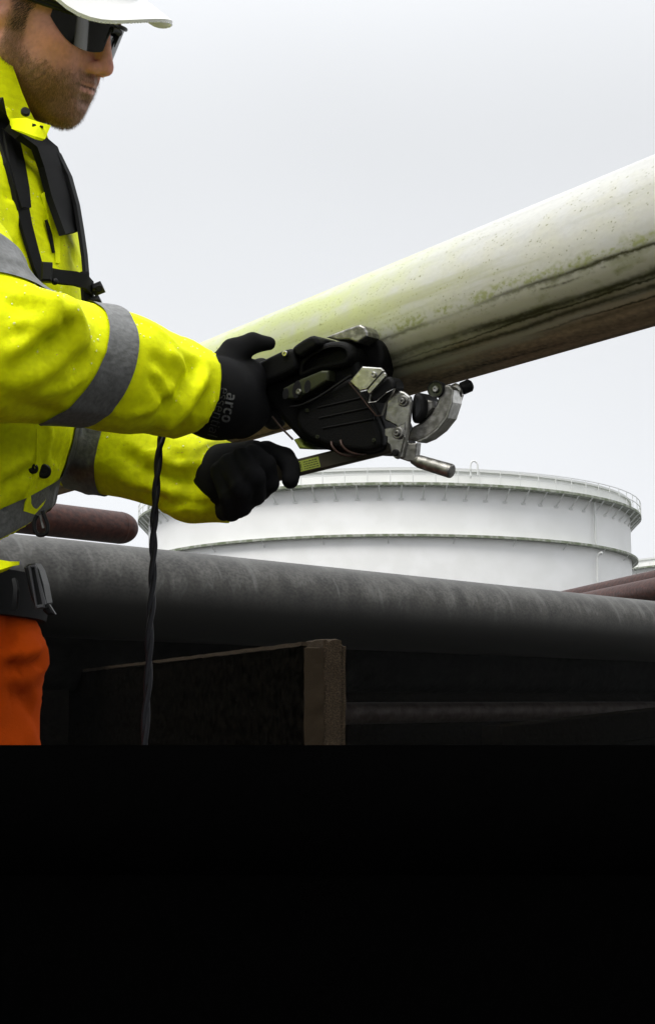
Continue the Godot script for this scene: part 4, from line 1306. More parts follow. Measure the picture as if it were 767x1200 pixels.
func make_gloves(w: Node3D) -> void:
	# left hand: a fist round the handle bar, thumb across it
	var g := Field.new(pt(205, 640, 1.57) - Vector3(0, 0, 0.08), pt(372, 490, 1.57) + Vector3(0, 0, 0.16), 0.003)
	g.capsule(pt(225, 557, 1.565), pt(262, 560, 1.55), 0.030, 0.034, 0.02)
	g.capsule(pt(264, 552, 1.545), pt(296, 540, 1.525), 0.034, 0.026, 0.02)
	g.capsule(pt(264, 566, 1.54), pt(292, 566, 1.52), 0.034, 0.026, 0.02)
	finger(g, [[296, 533, 1.50], [311, 545, 1.475], [315, 566, 1.485], [306, 575, 1.53], [300, 564, 1.55]], 0.0135, 0.011)
	finger(g, [[283, 537, 1.49], [298, 560, 1.455], [299, 580, 1.475], [289, 587, 1.525], [284, 574, 1.545]], 0.0140, 0.011)
	finger(g, [[269, 544, 1.49], [283, 574, 1.455], [283, 593, 1.475], [279, 596, 1.525], [274, 582, 1.54]], 0.0138, 0.011)
	finger(g, [[258, 552, 1.495], [269, 584, 1.468], [271, 600, 1.485], [263, 600, 1.525], [260, 588, 1.54]], 0.0125, 0.010)
	finger(g, [[283, 536, 1.545], [312, 531, 1.54], [333, 537, 1.525], [342, 548, 1.51], [340, 563, 1.50]], 0.0165, 0.0105)
	g.mesh()
	part("glove", g, M.glove, w)
	# right hand: behind the housing, thumb along its top
	var h := Field.new(pt(215, 545, 1.5) - Vector3(0, 0, 0.16), pt(345, 375, 1.5) + Vector3(0, 0, 0.16), 0.003)
	h.capsule(pt(215, 468, 1.395), pt(252, 464, 1.425), 0.036, 0.040, 0.02)
	h.capsule(pt(252, 462, 1.43), pt(288, 444, 1.48), 0.041, 0.026, 0.02)
	h.capsule(pt(252, 470, 1.43), pt(294, 482, 1.49), 0.041, 0.023, 0.02)
	h.capsule(pt(262, 480, 1.44), pt(280, 492, 1.48), 0.03, 0.022, 0.02)
	finger(h, [[255, 440, 1.44], [274, 413, 1.455], [296, 402, 1.462], [315, 402.5, 1.47]], 0.021, 0.0085)
	finger(h, [[284, 436, 1.48], [306, 432, 1.53], [322, 436, 1.58], [318, 446, 1.62]], 0.014, 0.0105)
	finger(h, [[288, 452, 1.485], [312, 452, 1.535], [328, 456, 1.585], [324, 464, 1.62]], 0.014, 0.0105)
	finger(h, [[290, 468, 1.485], [314, 470, 1.53], [328, 474, 1.58], [324, 480, 1.615]], 0.0135, 0.0105)
	finger(h, [[288, 484, 1.485], [308, 487, 1.525], [320, 490, 1.565], [317, 494, 1.60]], 0.0125, 0.010)
	h.mesh()
	var gl := part("glove", h, M.glove, w)
	# printing round the cuff, reading downwards
	for e in [["arco", 272.0, 461.0, 0.0135, 265.0, 495.0, true], ["essential", 264.0, 455.0, 0.0125, 248.0, 511.0, false]]:
		var tm := TextMesh.new()
		var fo := SystemFont.new()
		fo.font_names = PackedStringArray(["Droid Sans"])
		if e[6]: fo.font_weight = 700
		tm.font = fo; tm.text = e[0]; tm.font_size = 64; tm.pixel_size = 0.001; tm.depth = 0.004
		tm.horizontal_alignment = HORIZONTAL_ALIGNMENT_LEFT
		var a := tm.get_mesh_arrays()
		var V: PackedVector3Array = a[Mesh.ARRAY_VERTEX]
		var mn := V[0]; var mx := V[0]
		for v in V: mn = mn.min(v); mx = mx.max(v)
		# lay each letter on the glove's surface along the line from start to end
		var st := Vector2(e[1], e[2]); var en := Vector2(e[4], e[5])
		var alongp := (en - st)
		var upp := Vector2(-alongp.y, alongp.x).normalized() * -1.0
		var mb := MB.new()
		var idx: PackedInt32Array = a[Mesh.ARRAY_INDEX] if a[Mesh.ARRAY_INDEX] != null else PackedInt32Array(range(V.size()))
		var hpx: float = e[3] * 1000.0 / 64.0 / 0.0008 * 0.00064 * 1.0
		var Q := PackedVector3Array()
		for v in V:
			var u := (v.x - mn.x) / (mx.x - mn.x)
			var s := v.y / (mx.x - mn.x) * alongp.length()
			var pos := st + alongp * u + upp * s
			var d := ray(pos.x, pos.y)
			var p := h.hit(EYE, d, 1.2, 1.6, pt(pos.x, pos.y, 1.41))
			Q.append(p - d.normalized() * (0.0008 + (0.0004 if v.z > 0 else 0.0)))
		var toward := -ray(st.x, st.y).normalized()
		for t in range(0, idx.size(), 3): mb.flat(Q[idx[t]], Q[idx[t + 1]], Q[idx[t + 2]], toward)
		part("printed_word", mb, M.print if e[6] else M.print_dim, gl)
func scanner() -> void:
	var t := thing("pipe_scanner", "black pipe scanner with steel brackets, rollers and a clamp lever, closed round the white pipe", "scanner", pt(390, 470, 1.50))
	var N := Vector3(-0.42, -0.16, 0.89).normalized()
	var P0 := pt(380, 460, 1.47)                       # front of the main body
	var slab := func(called: String, list: Array, proud: float, thick: float, bevel: float, m: Material, parent: Node, label := "") -> MeshInstance3D:
		var mb := MB.new()
		var out := list
		if bevel >= 0.005:                       # moulded parts: round the corners in plan too
			for pass_ in 2:
				var next := []
				for i in out.size():
					var p = out[i]; var q = out[(i + 1) % out.size()]
					next.append([lerpf(p[0], q[0], 0.22), lerpf(p[1], q[1], 0.22)]); next.append([lerpf(p[0], q[0], 0.78), lerpf(p[1], q[1], 0.78)])
				out = next
		mb.slab(pxpoly(out, P0 + N * proud, N), N, thick, bevel)
		return part(called, mb, m, parent, label)
	var P := func(x: float, y: float, proud := 0.0) -> Vector3: return on_plane(x, y, P0 + N * proud, N)
	var screw := func(x: float, y: float, proud: float, r: float, m: Material, parent: Node) -> void:
		var b := MB.new()
		b.lathe(P.call(x, y, proud) - N * 0.002, N, [[0, r], [0.0035, r], [0.0045, r * 0.8], [0.0045, r * 0.45], [0.0025, r * 0.42], [0.0025, 0]], 20)
		part("screw", b, m, parent)
	# main body and covers
	var body = slab.call("main_body", [[296, 434], [318, 424], [352, 408], [372, 402], [398, 401], [412, 410], [424, 440], [434, 468], [450, 500], [452, 526], [436, 534], [394, 531], [354, 519], [341, 505], [326, 489], [308, 464]], 0.0, 0.10, 0.008, M.body_black, t)
	slab.call("side_cover", [[345, 478], [362, 471], [384, 457], [408, 441], [418, 447], [436, 482], [446, 506], [447, 524], [432, 531], [394, 527], [360, 515], [346, 500]], 0.012, 0.03, 0.007, M.body_black, body)
	slab.call("housing", [[278, 437], [300, 425], [335, 408], [344, 409], [348, 424], [346, 434], [318, 447], [292, 454]], 0.022, 0.075, 0.006, M.body_black, body)
	slab.call("housing_rib", [[339, 409], [352, 399], [365, 392], [371, 395], [374, 404], [360, 412], [349, 420]], 0.028, 0.06, 0.005, M.body_black, body)
	slab.call("housing_rib", [[348, 424], [362, 411], [382, 400], [400, 399], [410, 404], [414, 418], [404, 430], [374, 434], [348, 446]], 0.016, 0.06, 0.007, M.body_black, body)
	var side = slab.call("side_plate", [[331, 455], [352, 444], [376, 434], [385, 434], [384, 446], [368, 456], [346, 468], [334, 468]], 0.021, 0.02, 0.003, M.plate, body)
	for e in [[334.5, 461.5, 0.0045, 0.007], [347.5, 456.5, 0.006, 0.011], [360, 453, 0.0045, 0.008]]:
		var b := MB.new()
		var hp = P.call(e[0], e[1], 0.0213)
		var ux := N.cross(Vector3(0.25, 1, 0)).normalized()
		var uy := N.cross(ux).normalized()
		var ring := PackedVector3Array()
		for i in 18:
			var a := TAU * i / 18
			ring.append(hp + ux * cos(a) * e[2] + uy * sin(a) * e[3])
		b.slab(ring, N, 0.002, 0.0004)
		part("hole", b, M.rubber, side)
	screw.call(350, 459, 0.024, 0.0035, M.steel, side)
	screw.call(334, 414.5, 0.023, 0.0035, M.steel, body)
	screw.call(287, 433, 0.023, 0.0022, M.darksteel, body)
	for e in [[372, 478, 424, 466], [374, 490, 432, 478], [378, 502, 438, 491]]:
		var rb := MB.new()
		rb.tube(PackedVector3Array([P.call(e[0], e[1], 0.0118), P.call(e[2], e[3], 0.0118)]), PackedFloat32Array([0.0014]), 8)
		part("rib", rb, M.body_black, body)
	for e in [[360, 481], [412, 450], [438, 516], [372, 512]]: screw.call(e[0], e[1], 0.012, 0.0024, M.plate, body)
	# webbing edge that runs across the cover
	var wb := MB.new()
	wb.tube(curve3(PackedVector3Array([P.call(340, 477, 0.014), P.call(352, 475, 0.016), P.call(372, 466, 0.016), P.call(392, 453, 0.016), P.call(411, 440, 0.016)]), 14), PackedFloat32Array([0.0018]), 8)
	part("cover_seam", wb, M.plastic, body)
	# copper edge and bundled leads under the body
	var ce := MB.new()
	ce.tube(PackedVector3Array([P.call(319, 488, 0.004), P.call(329, 501, 0.004), P.call(343, 515, 0.004)]), PackedFloat32Array([0.0013]), 8)
	part("copper_edge", ce, M.copper, body)
	for e in [[388.0, 518.0], [399.0, 516.0]]:
		var lead := MB.new()
		lead.tube(curve3(PackedVector3Array([P.call(e[0], e[1], 0.013), P.call(e[0] + 1, e[1] + 5, 0.016), P.call(e[0] + 7, e[1] + 12, 0.014), P.call(e[0] + 17, e[1] + 16, 0.008), P.call(e[0] + 30, e[1] + 17, 0.0)]), 12), PackedFloat32Array([0.0016]), 8)
		part("lead", lead, M.copper, body)
	# yellow-green foot under the housing
	slab.call("foot", [[343, 515], [352, 512], [355, 521], [364, 526], [350, 526]], -0.01, 0.05, 0.003, M.label, body)
	# top arm: dull steel fin and its rubber roller
	slab.call("top_fin", [[381, 395], [402, 386.5], [421, 380], [427, 383], [430.5, 389], [431, 394], [418.5, 402], [408, 398.5], [394, 399]], 0.004, 0.035, 0.003, M.darksteel, t)
	var ra := Vector3(0.61347, -0.00530, 0.78970)
	var rl := MB.new()
	var rc := pt(428, 415, 1.565)
	rl.cyl(rc - Vector3(0.005, 0.018, 0) , rc + Vector3(0.0, 0.02, 0.0), 0.024, 28, 0.004)
	part("roller", rl, M.rubber, t)
	slab.call("roller_housing", [[398, 404], [412, 397], [428, 397], [440, 396], [448, 404], [450, 420], [447, 434], [430, 446], [414, 434], [404, 418]], -0.03, 0.05, 0.007, M.body_black, t)
	# front bracket: bent plate with a slot, wheel inside
	var br = slab.call("front_bracket", [[409, 447], [424, 429.5], [446, 431], [449.5, 434.5], [430, 456], [421, 458]], 0.030, 0.004, 0.0012, M.steel, t)
	slab.call("bracket_web", [[421, 458.5], [430, 456.5], [434, 463], [432, 471], [440, 470], [452, 459.5], [462, 455], [458, 463], [452, 472], [447, 487], [441, 487.5], [430, 472]], 0.026, 0.004, 0.0010, M.steel, br)
	slab.call("bracket_rim", [[429, 457.5], [448, 435], [451.5, 437.5], [452, 441], [434, 461], [431, 461]], 0.0285, 0.004, 0.001, M.steel, br)
	slab.call("bracket_wheel", [[430, 465], [434, 459], [448, 444], [455, 440], [462, 446], [463, 455], [455, 461], [440, 471], [432, 470]], 0.020, 0.028, 0.005, M.rubber, t)
	screw.call(437.5, 439, 0.031, 0.0034, M.steel, br)
	var ed := MB.new()
	ed.tube(PackedVector3Array([P.call(408.4, 448, 0.029), P.call(420, 462, 0.027), P.call(431, 476, 0.025), P.call(441, 488, 0.024)]), PackedFloat32Array([0.0008]), 8)
	part("copper_edge", ed, M.copper, br)
	# hinge plates and bolts
	var hg = slab.call("hinge_plate", [[454, 458], [461, 456], [473, 459.5], [480, 465], [481.5, 471], [479, 494], [476, 517], [472, 536], [464, 538], [462, 520], [464, 499], [450, 492], [452, 478]], 0.006, 0.006, 0.0015, M.steel, t)
	slab.call("hinge_ear", [[450, 502], [464, 500], [474, 495], [474, 512], [468, 534], [463, 537.5], [459, 534], [456.5, 521], [453, 518.5], [453, 512], [450, 511]], 0.0085, 0.004, 0.001, M.steel, hg)
	for e in [[472, 470, 0.0075, 0.0066], [465.8, 507.5, 0.0108, 0.0072]]:
		var b := MB.new()
		b.lathe(P.call(e[0], e[1], e[2]) - N * 0.003, N, [[0, e[3]], [0.004, e[3]], [0.005, e[3] * 0.85], [0.005, e[3] * 0.62], [0.004, e[3] * 0.6], [0.0075, e[3] * 0.5], [0.0085, e[3] * 0.36], [0.0085, e[3] * 0.2], [0.006, e[3] * 0.18], [0.006, 0]], 24)
		part("bolt", b, M.darksteel, hg)
	var rv := MB.new()
	rv.lathe(P.call(463, 530.5, 0.0095) - N * 0.003, N, [[0, 0.0042], [0.004, 0.0042], [0.005, 0.003], [0.005, 0]], 18)
	part("rivet", rv, M.rubber, hg)
	# curved jaw under the pipe
	var jaw = slab.call("jaw", [[521, 451], [526, 452], [530, 456], [529, 471], [523, 489], [512, 503], [499, 513], [488, 517.5], [477, 515.5], [479, 506], [483, 500], [495, 494], [504, 486], [510, 475], [513, 466], [515, 456]], -0.015, 0.027, 0.002, M.darksteel, t)
	slab.call("jaw_rim", [[523, 451.5], [527, 452.5], [530.8, 457], [529.8, 471.5], [523.8, 489.8], [512.5, 504], [499.3, 514], [488, 518.6], [488, 516.2], [498.5, 511.5], [511, 501.5], [521.5, 488], [527, 471], [528, 457.5]], -0.0105, 0.033, 0.0006, M.steel, jaw)
	slab.call("jaw_roller", [[482, 462], [490, 459], [497, 466], [498, 482], [492, 492], [484, 497], [480, 490]], -0.006, 0.05, 0.006, M.rubber, t)
	slab.call("jaw_web", [[497, 468], [507, 470], [508, 478], [498, 489], [490, 495], [495, 482]], -0.016, 0.02, 0.002, M.darksteel, jaw)
	# wheel disc and the rollers behind it
	var wh := MB.new()
	wh.lathe(P.call(510, 456, -0.012), N, [[-0.016, 0], [-0.016, 0.0094], [0.0, 0.0102], [0.002, 0.0098], [0.002, 0.0088]], 32)
	var whn := part("wheel", wh, M.rubber, t)
	var wf := MB.new()
	wf.lathe(P.call(510, 456, -0.012), N, [[0.0012, 0.0089], [0.0018, 0.0086], [0.0012, 0.0080], [0.0008, 0.0045], [0.0022, 0.0042], [0.0026, 0.0020], [0.0012, 0.0016], [0.0012, 0]], 32)
	part("hub", wf, M.plate, whn)
	var rimm := MB.new()
	rimm.lathe(P.call(510, 456, -0.012), N, [[0.0015, 0.0098], [0.0025, 0.0095], [0.0015, 0.0089]], 32)
	part("wheel_rim", rimm, M.darksteel, whn)
	screw.call(510, 456, -0.0095, 0.0036, M.steel, whn)
	var q0 = P.call(526, 462, -0.035); var q1 = P.call(549, 452, -0.05)
	for i in 3:
		var rr := MB.new()
		var c = q0.lerp(q1, [0.08, 0.40, 0.80][i])
		var rd: float = [0.0105, 0.0095, 0.0078][i]
		rr.cyl(c - (q1 - q0).normalized() * 0.006, c + (q1 - q0).normalized() * [0.005, 0.004, 0.009][i], rd, 24, 0.0025)
		part("axle_roller", rr, [M.darksteel, M.steel, M.rubber][i], t)
	slab.call("roller_fork", [[524, 458], [534, 453], [538, 462], [534, 474], [527, 486], [523, 484], [527, 472]], -0.036, 0.016, 0.003, M.darksteel, t)
	# clamp lever
	var lv = slab.call("lever_block", [[473, 517], [480, 519.5], [488, 519], [486, 541], [478, 541], [466, 537]], 0.002, 0.014, 0.0015, M.darksteel, t)
	var lm := MB.new()
	var la = P.call(483, 538.5, -0.005); var lb = P.call(529.5, 552.5, 0.004)
	var ll: float = la.distance_to(lb)
	lm.lathe(la, lb - la, [[0, 0], [0, 0.0050], [0.004, 0.0062], [ll * 0.18, 0.0078], [ll - 0.003, 0.0086], [ll - 0.001, 0.0082], [ll, 0.0070], [ll + 0.0005, 0]], 28)
	part("lever", lm, M.darksteel, t)
	# handle bar with its yellow rating label
	var ba := pt(285, 564, 1.545); var bb := pt(458, 521, 1.46)
	var bd := (bb - ba).normalized()
	var bz := (N - bd * N.dot(bd)).normalized()
	var hb := MB.new()
	hb.box(Basis(bd, bz.cross(bd), bz), (ba + bb) * 0.5, Vector3(ba.distance_to(bb), 0.0200, 0.014), 0.0022)
	var hn := part("handle_bar", hb, mat("olive_brown_bar", lin(0.036, 0.030, 0.016), 0.45), t)
	var lp := pt(361, 541, 1.515)
	var on_bar := func(s: float, v: float, lift: float) -> Vector3:
		var c := ba + bd * ((pt(361, 545, 1.5) - ba).dot(bd) + s)
		return c + bz.cross(bd) * v + bz * (0.007 + lift)
	var lab := MB.new()
	lab.slab(PackedVector3Array([on_bar.call(-0.016, -0.0066, 0.0008), on_bar.call(0.016, -0.0066, 0.0008), on_bar.call(0.016, 0.0066, 0.0008), on_bar.call(-0.016, 0.0066, 0.0008)]), bz, 0.0012, 0.0002)
	var ln := part("rating_label", lab, M.label, hn)
	var ik := MB.new()
	var rng := RandomNumberGenerator.new(); rng.seed = 9
	for row in 4:
		var x := -0.005
		while x < 0.0135:
			var wd := rng.randf_range(0.0012, 0.004)
			var y := 0.0045 - row * 0.0028
			ik.quad(on_bar.call(x, y, 0.001), on_bar.call(minf(x + wd, 0.0145), y, 0.001), on_bar.call(minf(x + wd, 0.0145), y - 0.001, 0.001), on_bar.call(x, y - 0.001, 0.001), bz)
			x += wd + 0.0009
	for e in [[-0.0145, 0.005, 0.006, 0.001], [-0.0145, -0.004, 0.006, 0.001], [-0.0145, 0.005, 0.001, 0.010], [-0.0095, 0.003, 0.001, 0.006]]:
		ik.quad(on_bar.call(e[0], e[1], 0.001), on_bar.call(e[0] + e[2], e[1], 0.001), on_bar.call(e[0] + e[2], e[1] - e[3], 0.001), on_bar.call(e[0], e[1] - e[3], 0.001), bz)
	part("label_print", ik, M.ink, hn)
	# grip that the right hand closes on, behind the housing
	var gm := MB.new()
	gm.cyl(pt(316, 428, 1.60), pt(322, 500, 1.585), 0.0135, 20, 0.003)
	part("rear_grip", gm, M.rubber, t)
	# the saddle that carries it on the pipe
	var sd := MB.new()
	sd.box(Basis(ra, Vector3.UP, ra.cross(Vector3.UP)), pt(388, 452, 1.60), Vector3(0.14, 0.05, 0.12), 0.006)
	part("saddle", sd, M.body_black, t)
func small_things() -> void:
	hard_hat()
	glasses()
	belt()
	cable()
	snap_hook()

func hard_hat() -> void:
	var t := thing("hard_hat", "white hard hat with a broad peak on the worker's head", "hard hat", hl(0, 0.05, 0))
	var tilt := Basis(Vector3.RIGHT, 0.16) * Basis(Vector3.BACK, -0.03)
	var H := func(f: float, u: float, r: float) -> Vector3:
		var q := tilt * Vector3(f, u, r)
		return hl(q.x - 0.006, q.y + 0.058, q.z)
	var rim := func(a: float, k: float) -> Vector2:            # k 0 = dome edge, 1 = outer edge
		var c := cos(a); var s := sin(a)
		var peak := smoothstep(0.05, 0.95, c)
		var ex := lerpf(0.012, 0.054, peak)
		return Vector2(c * (0.121 + ex * k), s * (0.098 + lerpf(0.012, 0.02, peak) * k))
	var drop_ := func(a: float, k: float) -> float:
		var c := maxf(0.0, cos(a)); var s := sin(a)
		return -0.004 * k * smoothstep(0.2, 1.0, c) - 0.052 * s * s * k * smoothstep(0.25, 0.85, c) - 0.005 * k
	var m := MB.new()
	var seg := 72
	var rows := 14
	var dome := func(i: int, j: int, th: float) -> Vector3:
		var a := TAU * i / seg
		var e := PI * 0.5 * j / rows
		var ridge := 0.004 * maxf(0.0, 1.0 - absf(sin(a)) * 6.0) * sin(e)
		return H.call(cos(a) * (0.121 - th) * pow(cos(e), 0.85), sin(e) * (0.105 - th) + ridge, sin(a) * (0.098 - th) * pow(cos(e), 0.85))
	var ctr: Vector3 = H.call(0, 0, 0)
	for i in seg:
		for j in rows:
			for th in [0.0, 0.003]:
				var q := [dome.call(i, j, th), dome.call(i + 1, j, th), dome.call(i + 1, j + 1, th), dome.call(i, j + 1, th)]
				var sg := 1.0 if th == 0.0 else -1.0
				var N := []
				for e in q: N.append((e - ctr).normalized() * sg)
				m.tri(q[0], q[1], q[2], N[0], N[1], N[2]); m.tri(q[0], q[2], q[3], N[0], N[2], N[3])
	part("shell", m, M.hat, t)
	var b := MB.new()
	var kk := 8
	var bp := func(i: int, j: int, low: float) -> Vector3:
		var a := TAU * i / seg
		var k := float(j) / kk
		var v: Vector2 = rim.call(a, k)
		return H.call(v.x, drop_.call(a, k * k * 0.5 + k * 0.5) - low * (1.0 if j < kk else 1.5), v.y)
	for i in seg:
		for j in kk:
			for low in [0.0, 0.003]:
				var o := head_basis.y * (1.0 if low == 0.0 else -1.0)
				var q := [bp.call(i, j, low), bp.call(i + 1, j, low), bp.call(i + 1, j + 1, low), bp.call(i, j + 1, low)]
				b.tri(q[0], q[1], q[2], o, o, o); b.tri(q[0], q[2], q[3], o, o, o)
		b.quad(bp.call(i, kk, 0.0), bp.call(i + 1, kk, 0.0), bp.call(i + 1, kk, 0.003), bp.call(i, kk, 0.003), bp.call(i, kk, 0.0) - ctr)
	part("brim", b, M.hat, t)
	var band := MB.new()
	for i in seg:
		var a0 := TAU * i / seg; var a1 := TAU * (i + 1) / seg
		var q0: Vector3 = H.call(cos(a0) * 0.110, 0.012, sin(a0) * 0.088); var q1: Vector3 = H.call(cos(a1) * 0.110, 0.012, sin(a1) * 0.088)
		var q2: Vector3 = H.call(cos(a1) * 0.110, -0.022, sin(a1) * 0.088); var q3: Vector3 = H.call(cos(a0) * 0.110, -0.022, sin(a0) * 0.088)
		band.quad(q0, q1, q2, q3, ctr - q0)
	part("headband", band, M.webbing, t)
	# drips along the brim's edge
	var rng := RandomNumberGenerator.new(); rng.seed = 8
	var d := MB.new()
	for i in 90:
		var a := rng.randf_range(-0.6, 1.5)
		var v: Vector2 = rim.call(a, 1.0)
		var r := rng.randf_range(0.0005, 0.0011)
		d.ball(H.call(v.x, drop_.call(a, 1.0) - 0.004, v.y), Vector3.ONE * r, Basis.IDENTITY, 4)
	var water := mat("drip", Color(1, 1, 1, 0.3), 0.05, 0.0, 0.6)
	water.transparency = BaseMaterial3D.TRANSPARENCY_ALPHA
	part("drips", d, water, t).set_meta("kind", "stuff")

func glasses() -> void:
	var t := thing("safety_glasses", "dark wraparound safety glasses on the worker's face, under the peak", "safety glasses", hl(0.09, 0, 0))
	# a wrap curve: angle 0 straight ahead
	var W := func(a: float, u: float, out: float) -> Vector3:
		var f := 0.012 + (0.096 + out) * pow(maxf(0.0, cos(a)), 0.75) - 0.0035 * exp(-a * a * 60.0)
		return hl(f + u * 0.10, u, (0.074 + out) * sin(a))
	for s in [-1.0, 1.0]:
		var m := MB.new()
		var K := 22; var J := 10
		var lens := func(k: int, j: int, out: float) -> Vector3:
			var x := float(k) / K                                        # 0 nose .. 1 temple
			var a := lerpf(0.13, 1.22, x)
			var top := lerpf(0.016, 0.014, x)
			var bot := -0.0275 * pow(sin(PI * clampf(0.20 + 0.76 * x, 0, 1)), 0.6) + 0.004 * smoothstep(0.6, 1.0, x)
			return W.call(s * a, lerpf(bot, top, float(j) / J), out)
		for k in K:
			for j in J:
				for out in [0.0, -0.002]:
					var q := [lens.call(k, j, out), lens.call(k + 1, j, out), lens.call(k + 1, j + 1, out), lens.call(k, j + 1, out)]
					var c := hl(0.0, 0, 0)
					var N := []
					for e in q: N.append(((e - c) - head_basis.y.normalized() * (e - c).dot(head_basis.y.normalized()) * 0.8).normalized() * (1.0 if out == 0.0 else -1.0))
					m.tri(q[0], q[1], q[2], N[0], N[1], N[2]); m.tri(q[0], q[2], q[3], N[0], N[2], N[3])
		part("lens", m, M.lens, t)
		var tp := PackedVector3Array()
		for k in 9: tp.append(W.call(s * lerpf(0.9, 1.3, k / 8.0), lerpf(0.013, 0.011, k / 8.0), 0.0015))
		tp.append(hl(0.012, 0.010, s * 0.0775)); tp.append(hl(-0.015, 0.012, s * 0.079)); tp.append(hl(-0.045, -0.002, s * 0.078))
		var tm := MB.new()
		for dy in [-0.004, 0.0, 0.004]:
			var tq := PackedVector3Array()
			for e in tp: tq.append(e + head_basis.y * dy)
			tm.tube(tq, PackedFloat32Array([0.0026]), 8)
		part("temple", tm, M.plastic, t)
	var fr := PackedVector3Array()
	for k in 41: fr.append(W.call(lerpf(-1.25, 1.25, k / 40.0), 0.0155, 0.0008))
	var fm := MB.new()
	fm.tube(fr, PackedFloat32Array([0.0024]), 10)
	part("brow_frame", fm, M.plastic, t)
	var br := MB.new()
	br.tube(PackedVector3Array([W.call(-0.16, 0.008, 0.0), W.call(0.0, 0.010, 0.0015), W.call(0.16, 0.008, 0.0)]), PackedFloat32Array([0.004]), 10)
	br.tube(PackedVector3Array([W.call(0.16, 0.008, 0.0), W.call(0.19, -0.010, -0.002)]), PackedFloat32Array([0.0022]), 8)
	br.tube(PackedVector3Array([W.call(-0.16, 0.008, 0.0), W.call(-0.19, -0.010, -0.002)]), PackedFloat32Array([0.0022]), 8)
	part("nose_bridge", br, M.plastic, t)

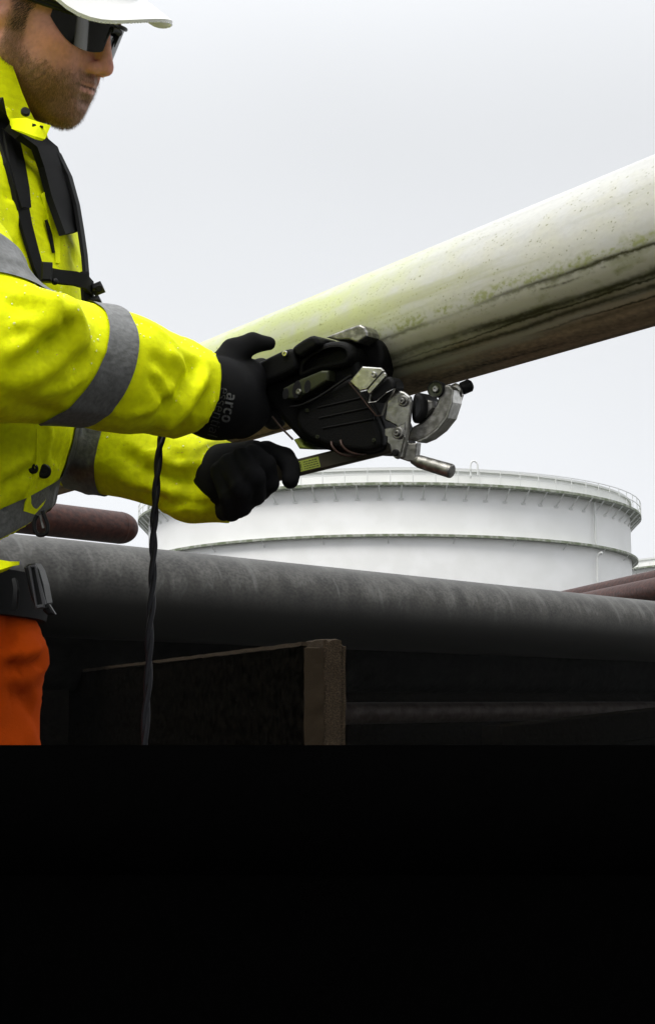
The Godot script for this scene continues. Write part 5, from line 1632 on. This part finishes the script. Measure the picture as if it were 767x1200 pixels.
func belt() -> void:
	var t := thing("tool_belt", "black webbing belt with a big plastic buckle over the orange trousers", "belt", Vector3(-0.46, 1.03, -1.42))
	var m := MB.new()
	var c := Vector3(-0.470, 0, -1.42)
	var seg := 48
	var F0 := Vector3(cos(torso_yaw), 0, sin(torso_yaw)); var R0 := Vector3(-sin(torso_yaw), 0, cos(torso_yaw))
	var bp := func(k: int, j: int, inner: float) -> Vector3:
		var a := TAU * k / seg
		var y := lerpf(1.008, 1.058, j / 4.0)
		var bulge := 0.003 * sin(PI * j / 4.0)
		return c + Vector3(0, y, 0) + F0 * cos(a) * (0.130 - inner + bulge) + R0 * sin(a) * (0.177 - inner + bulge)
	for k in seg:
		for j in 4:
			var q := [bp.call(k, j, 0.0), bp.call(k + 1, j, 0.0), bp.call(k + 1, j + 1, 0.0), bp.call(k, j + 1, 0.0)]
			var N := []
			for e in q: N.append(((e - c) * Vector3(1, 0, 1)).normalized())
			m.tri(q[0], q[1], q[2], N[0], N[1], N[2]); m.tri(q[0], q[2], q[3], N[0], N[2], N[3])
		m.quad(bp.call(k, 4, 0.0), bp.call(k + 1, 4, 0.0), bp.call(k + 1, 4, 0.012), bp.call(k, 4, 0.012), Vector3.UP)
		m.quad(bp.call(k, 0, 0.0), bp.call(k + 1, 0, 0.0), bp.call(k + 1, 0, 0.012), bp.call(k, 0, 0.012), Vector3.DOWN)
	part("webbing", m, M.webbing, t)
	var N := Vector3(0.1, -0.1, 1).normalized()
	var p := pt(44, 690, 1.285)
	var b := MB.new()
	b.slab(pxpoly([[28, 665], [33, 661], [41, 660], [46, 668], [51, 685], [55, 707], [53, 713], [42, 714], [36, 700]], p, N), N, 0.05, 0.003)
	part("buckle", b, M.plastic, t)
	for list in [[[33, 664], [36, 663], [44, 711], [42, 713.5]], [[40, 663], [43, 665], [54, 708], [50, 711]], [[34, 662.5], [41, 661.5], [43, 665], [36, 665.5]], [[43, 709], [52, 708], [52, 712], [43, 713.5]]]:
		var e := MB.new()
		e.slab(pxpoly(list, p + N * 0.004, N), N, 0.006, 0.0008)
		part("buckle_edge", e, mat("worn_plastic", lin(0.045, 0.045, 0.047), 0.45), t)
	var tb := MB.new()
	tb.slab(pxpoly([[54, 703], [58, 709], [65, 720], [56, 721], [50, 716]], p - N * 0.02, N), N, 0.012, 0.002)
	part("buckle_tongue", tb, M.plastic, t)
	var wl := MB.new()
	wl.strap(pts([[14, 678, 1.275], [16, 690, 1.272], [15, 704, 1.272], [12, 715, 1.275]]), pts([[18, 677, 1.275], [20.5, 690, 1.272], [20, 704, 1.272], [19, 716, 1.275]]), 0.01, Vector3(0, 0, 1))
	part("keeper_loop", wl, M.plastic, t)
	var hm := MB.new()
	hm.strap(pts([[-20, 653, 1.28], [0, 656, 1.28], [12, 658, 1.285], [23, 658, 1.30]]), pts([[-20, 672, 1.275], [0, 668, 1.275], [12, 664, 1.28], [23, 662, 1.30]]), 0.006, Vector3(0, 0, 1))
	single("hem_tab", hm, M.yellow, "yellow hem of an inner layer tucked over the black belt", "hem")

func cable() -> void:
	var m := MB.new(); var n := MB.new()
	var c := curve([[316, 470, 1.60], [292, 492, 1.575], [262, 500, 1.54], [220, 496, 1.50], [196, 500, 1.478], [188, 520, 1.472], [184.5, 555, 1.47], [182, 590, 1.465], [180, 625, 1.46], [179.5, 660, 1.45], [178, 700, 1.44], [175.5, 740, 1.43], [174, 790, 1.42], [171, 840, 1.41], [168, 900, 1.40], [160, 1000, 1.39], [150, 1200, 1.39], [140, 1500, 1.38]], 240)
	var A := PackedVector3Array(); var B := PackedVector3Array()
	for i in c.size():
		var t := (c[mini(i + 1, c.size() - 1)] - c[maxi(i - 1, 0)]).normalized()
		var x := t.cross(Vector3(0.3, 0.2, 1)).normalized(); var y := t.cross(x)
		var a := i * 0.24
		A.append(c[i] + (x * cos(a) + y * sin(a)) * 0.0017)
		B.append(c[i] - (x * cos(a) + y * sin(a)) * 0.0017)
	m.tube(A, PackedFloat32Array([0.0034]), 10)
	n.tube(B, PackedFloat32Array([0.0034]), 10)
	var t := thing("cable", "black twisted cable hanging straight down from the scanner past the worker's sleeves", "cable", c[c.size() - 1])
	var cmat := mat("cable_sheath", lin(0.008, 0.008, 0.010), 0.4, 0.0, 0.25)
	part("strand", m, cmat, t); part("strand", n, cmat, t)

func snap_hook() -> void:
	var p := curve([[44, 604, 1.33], [41, 610, 1.33], [40.5, 619, 1.33], [44, 626, 1.33], [50, 627, 1.33], [55, 624, 1.33], [56, 616, 1.33], [53, 607, 1.33], [50, 599, 1.33]], 40)
	var m := MB.new()
	m.tube(p, PackedFloat32Array([0.0023]), 10)
	var t := thing("snap_hook", "small black snap hook hanging from the front hem of the jacket", "snap hook", p[20])
	part("hook", m, M.plastic, t)
	var g := MB.new()
	g.tube(pts([[47, 604, 1.333], [49, 612, 1.333], [51, 619, 1.333]]), PackedFloat32Array([0.0014]), 8)
	part("gate", g, M.darksteel, t)
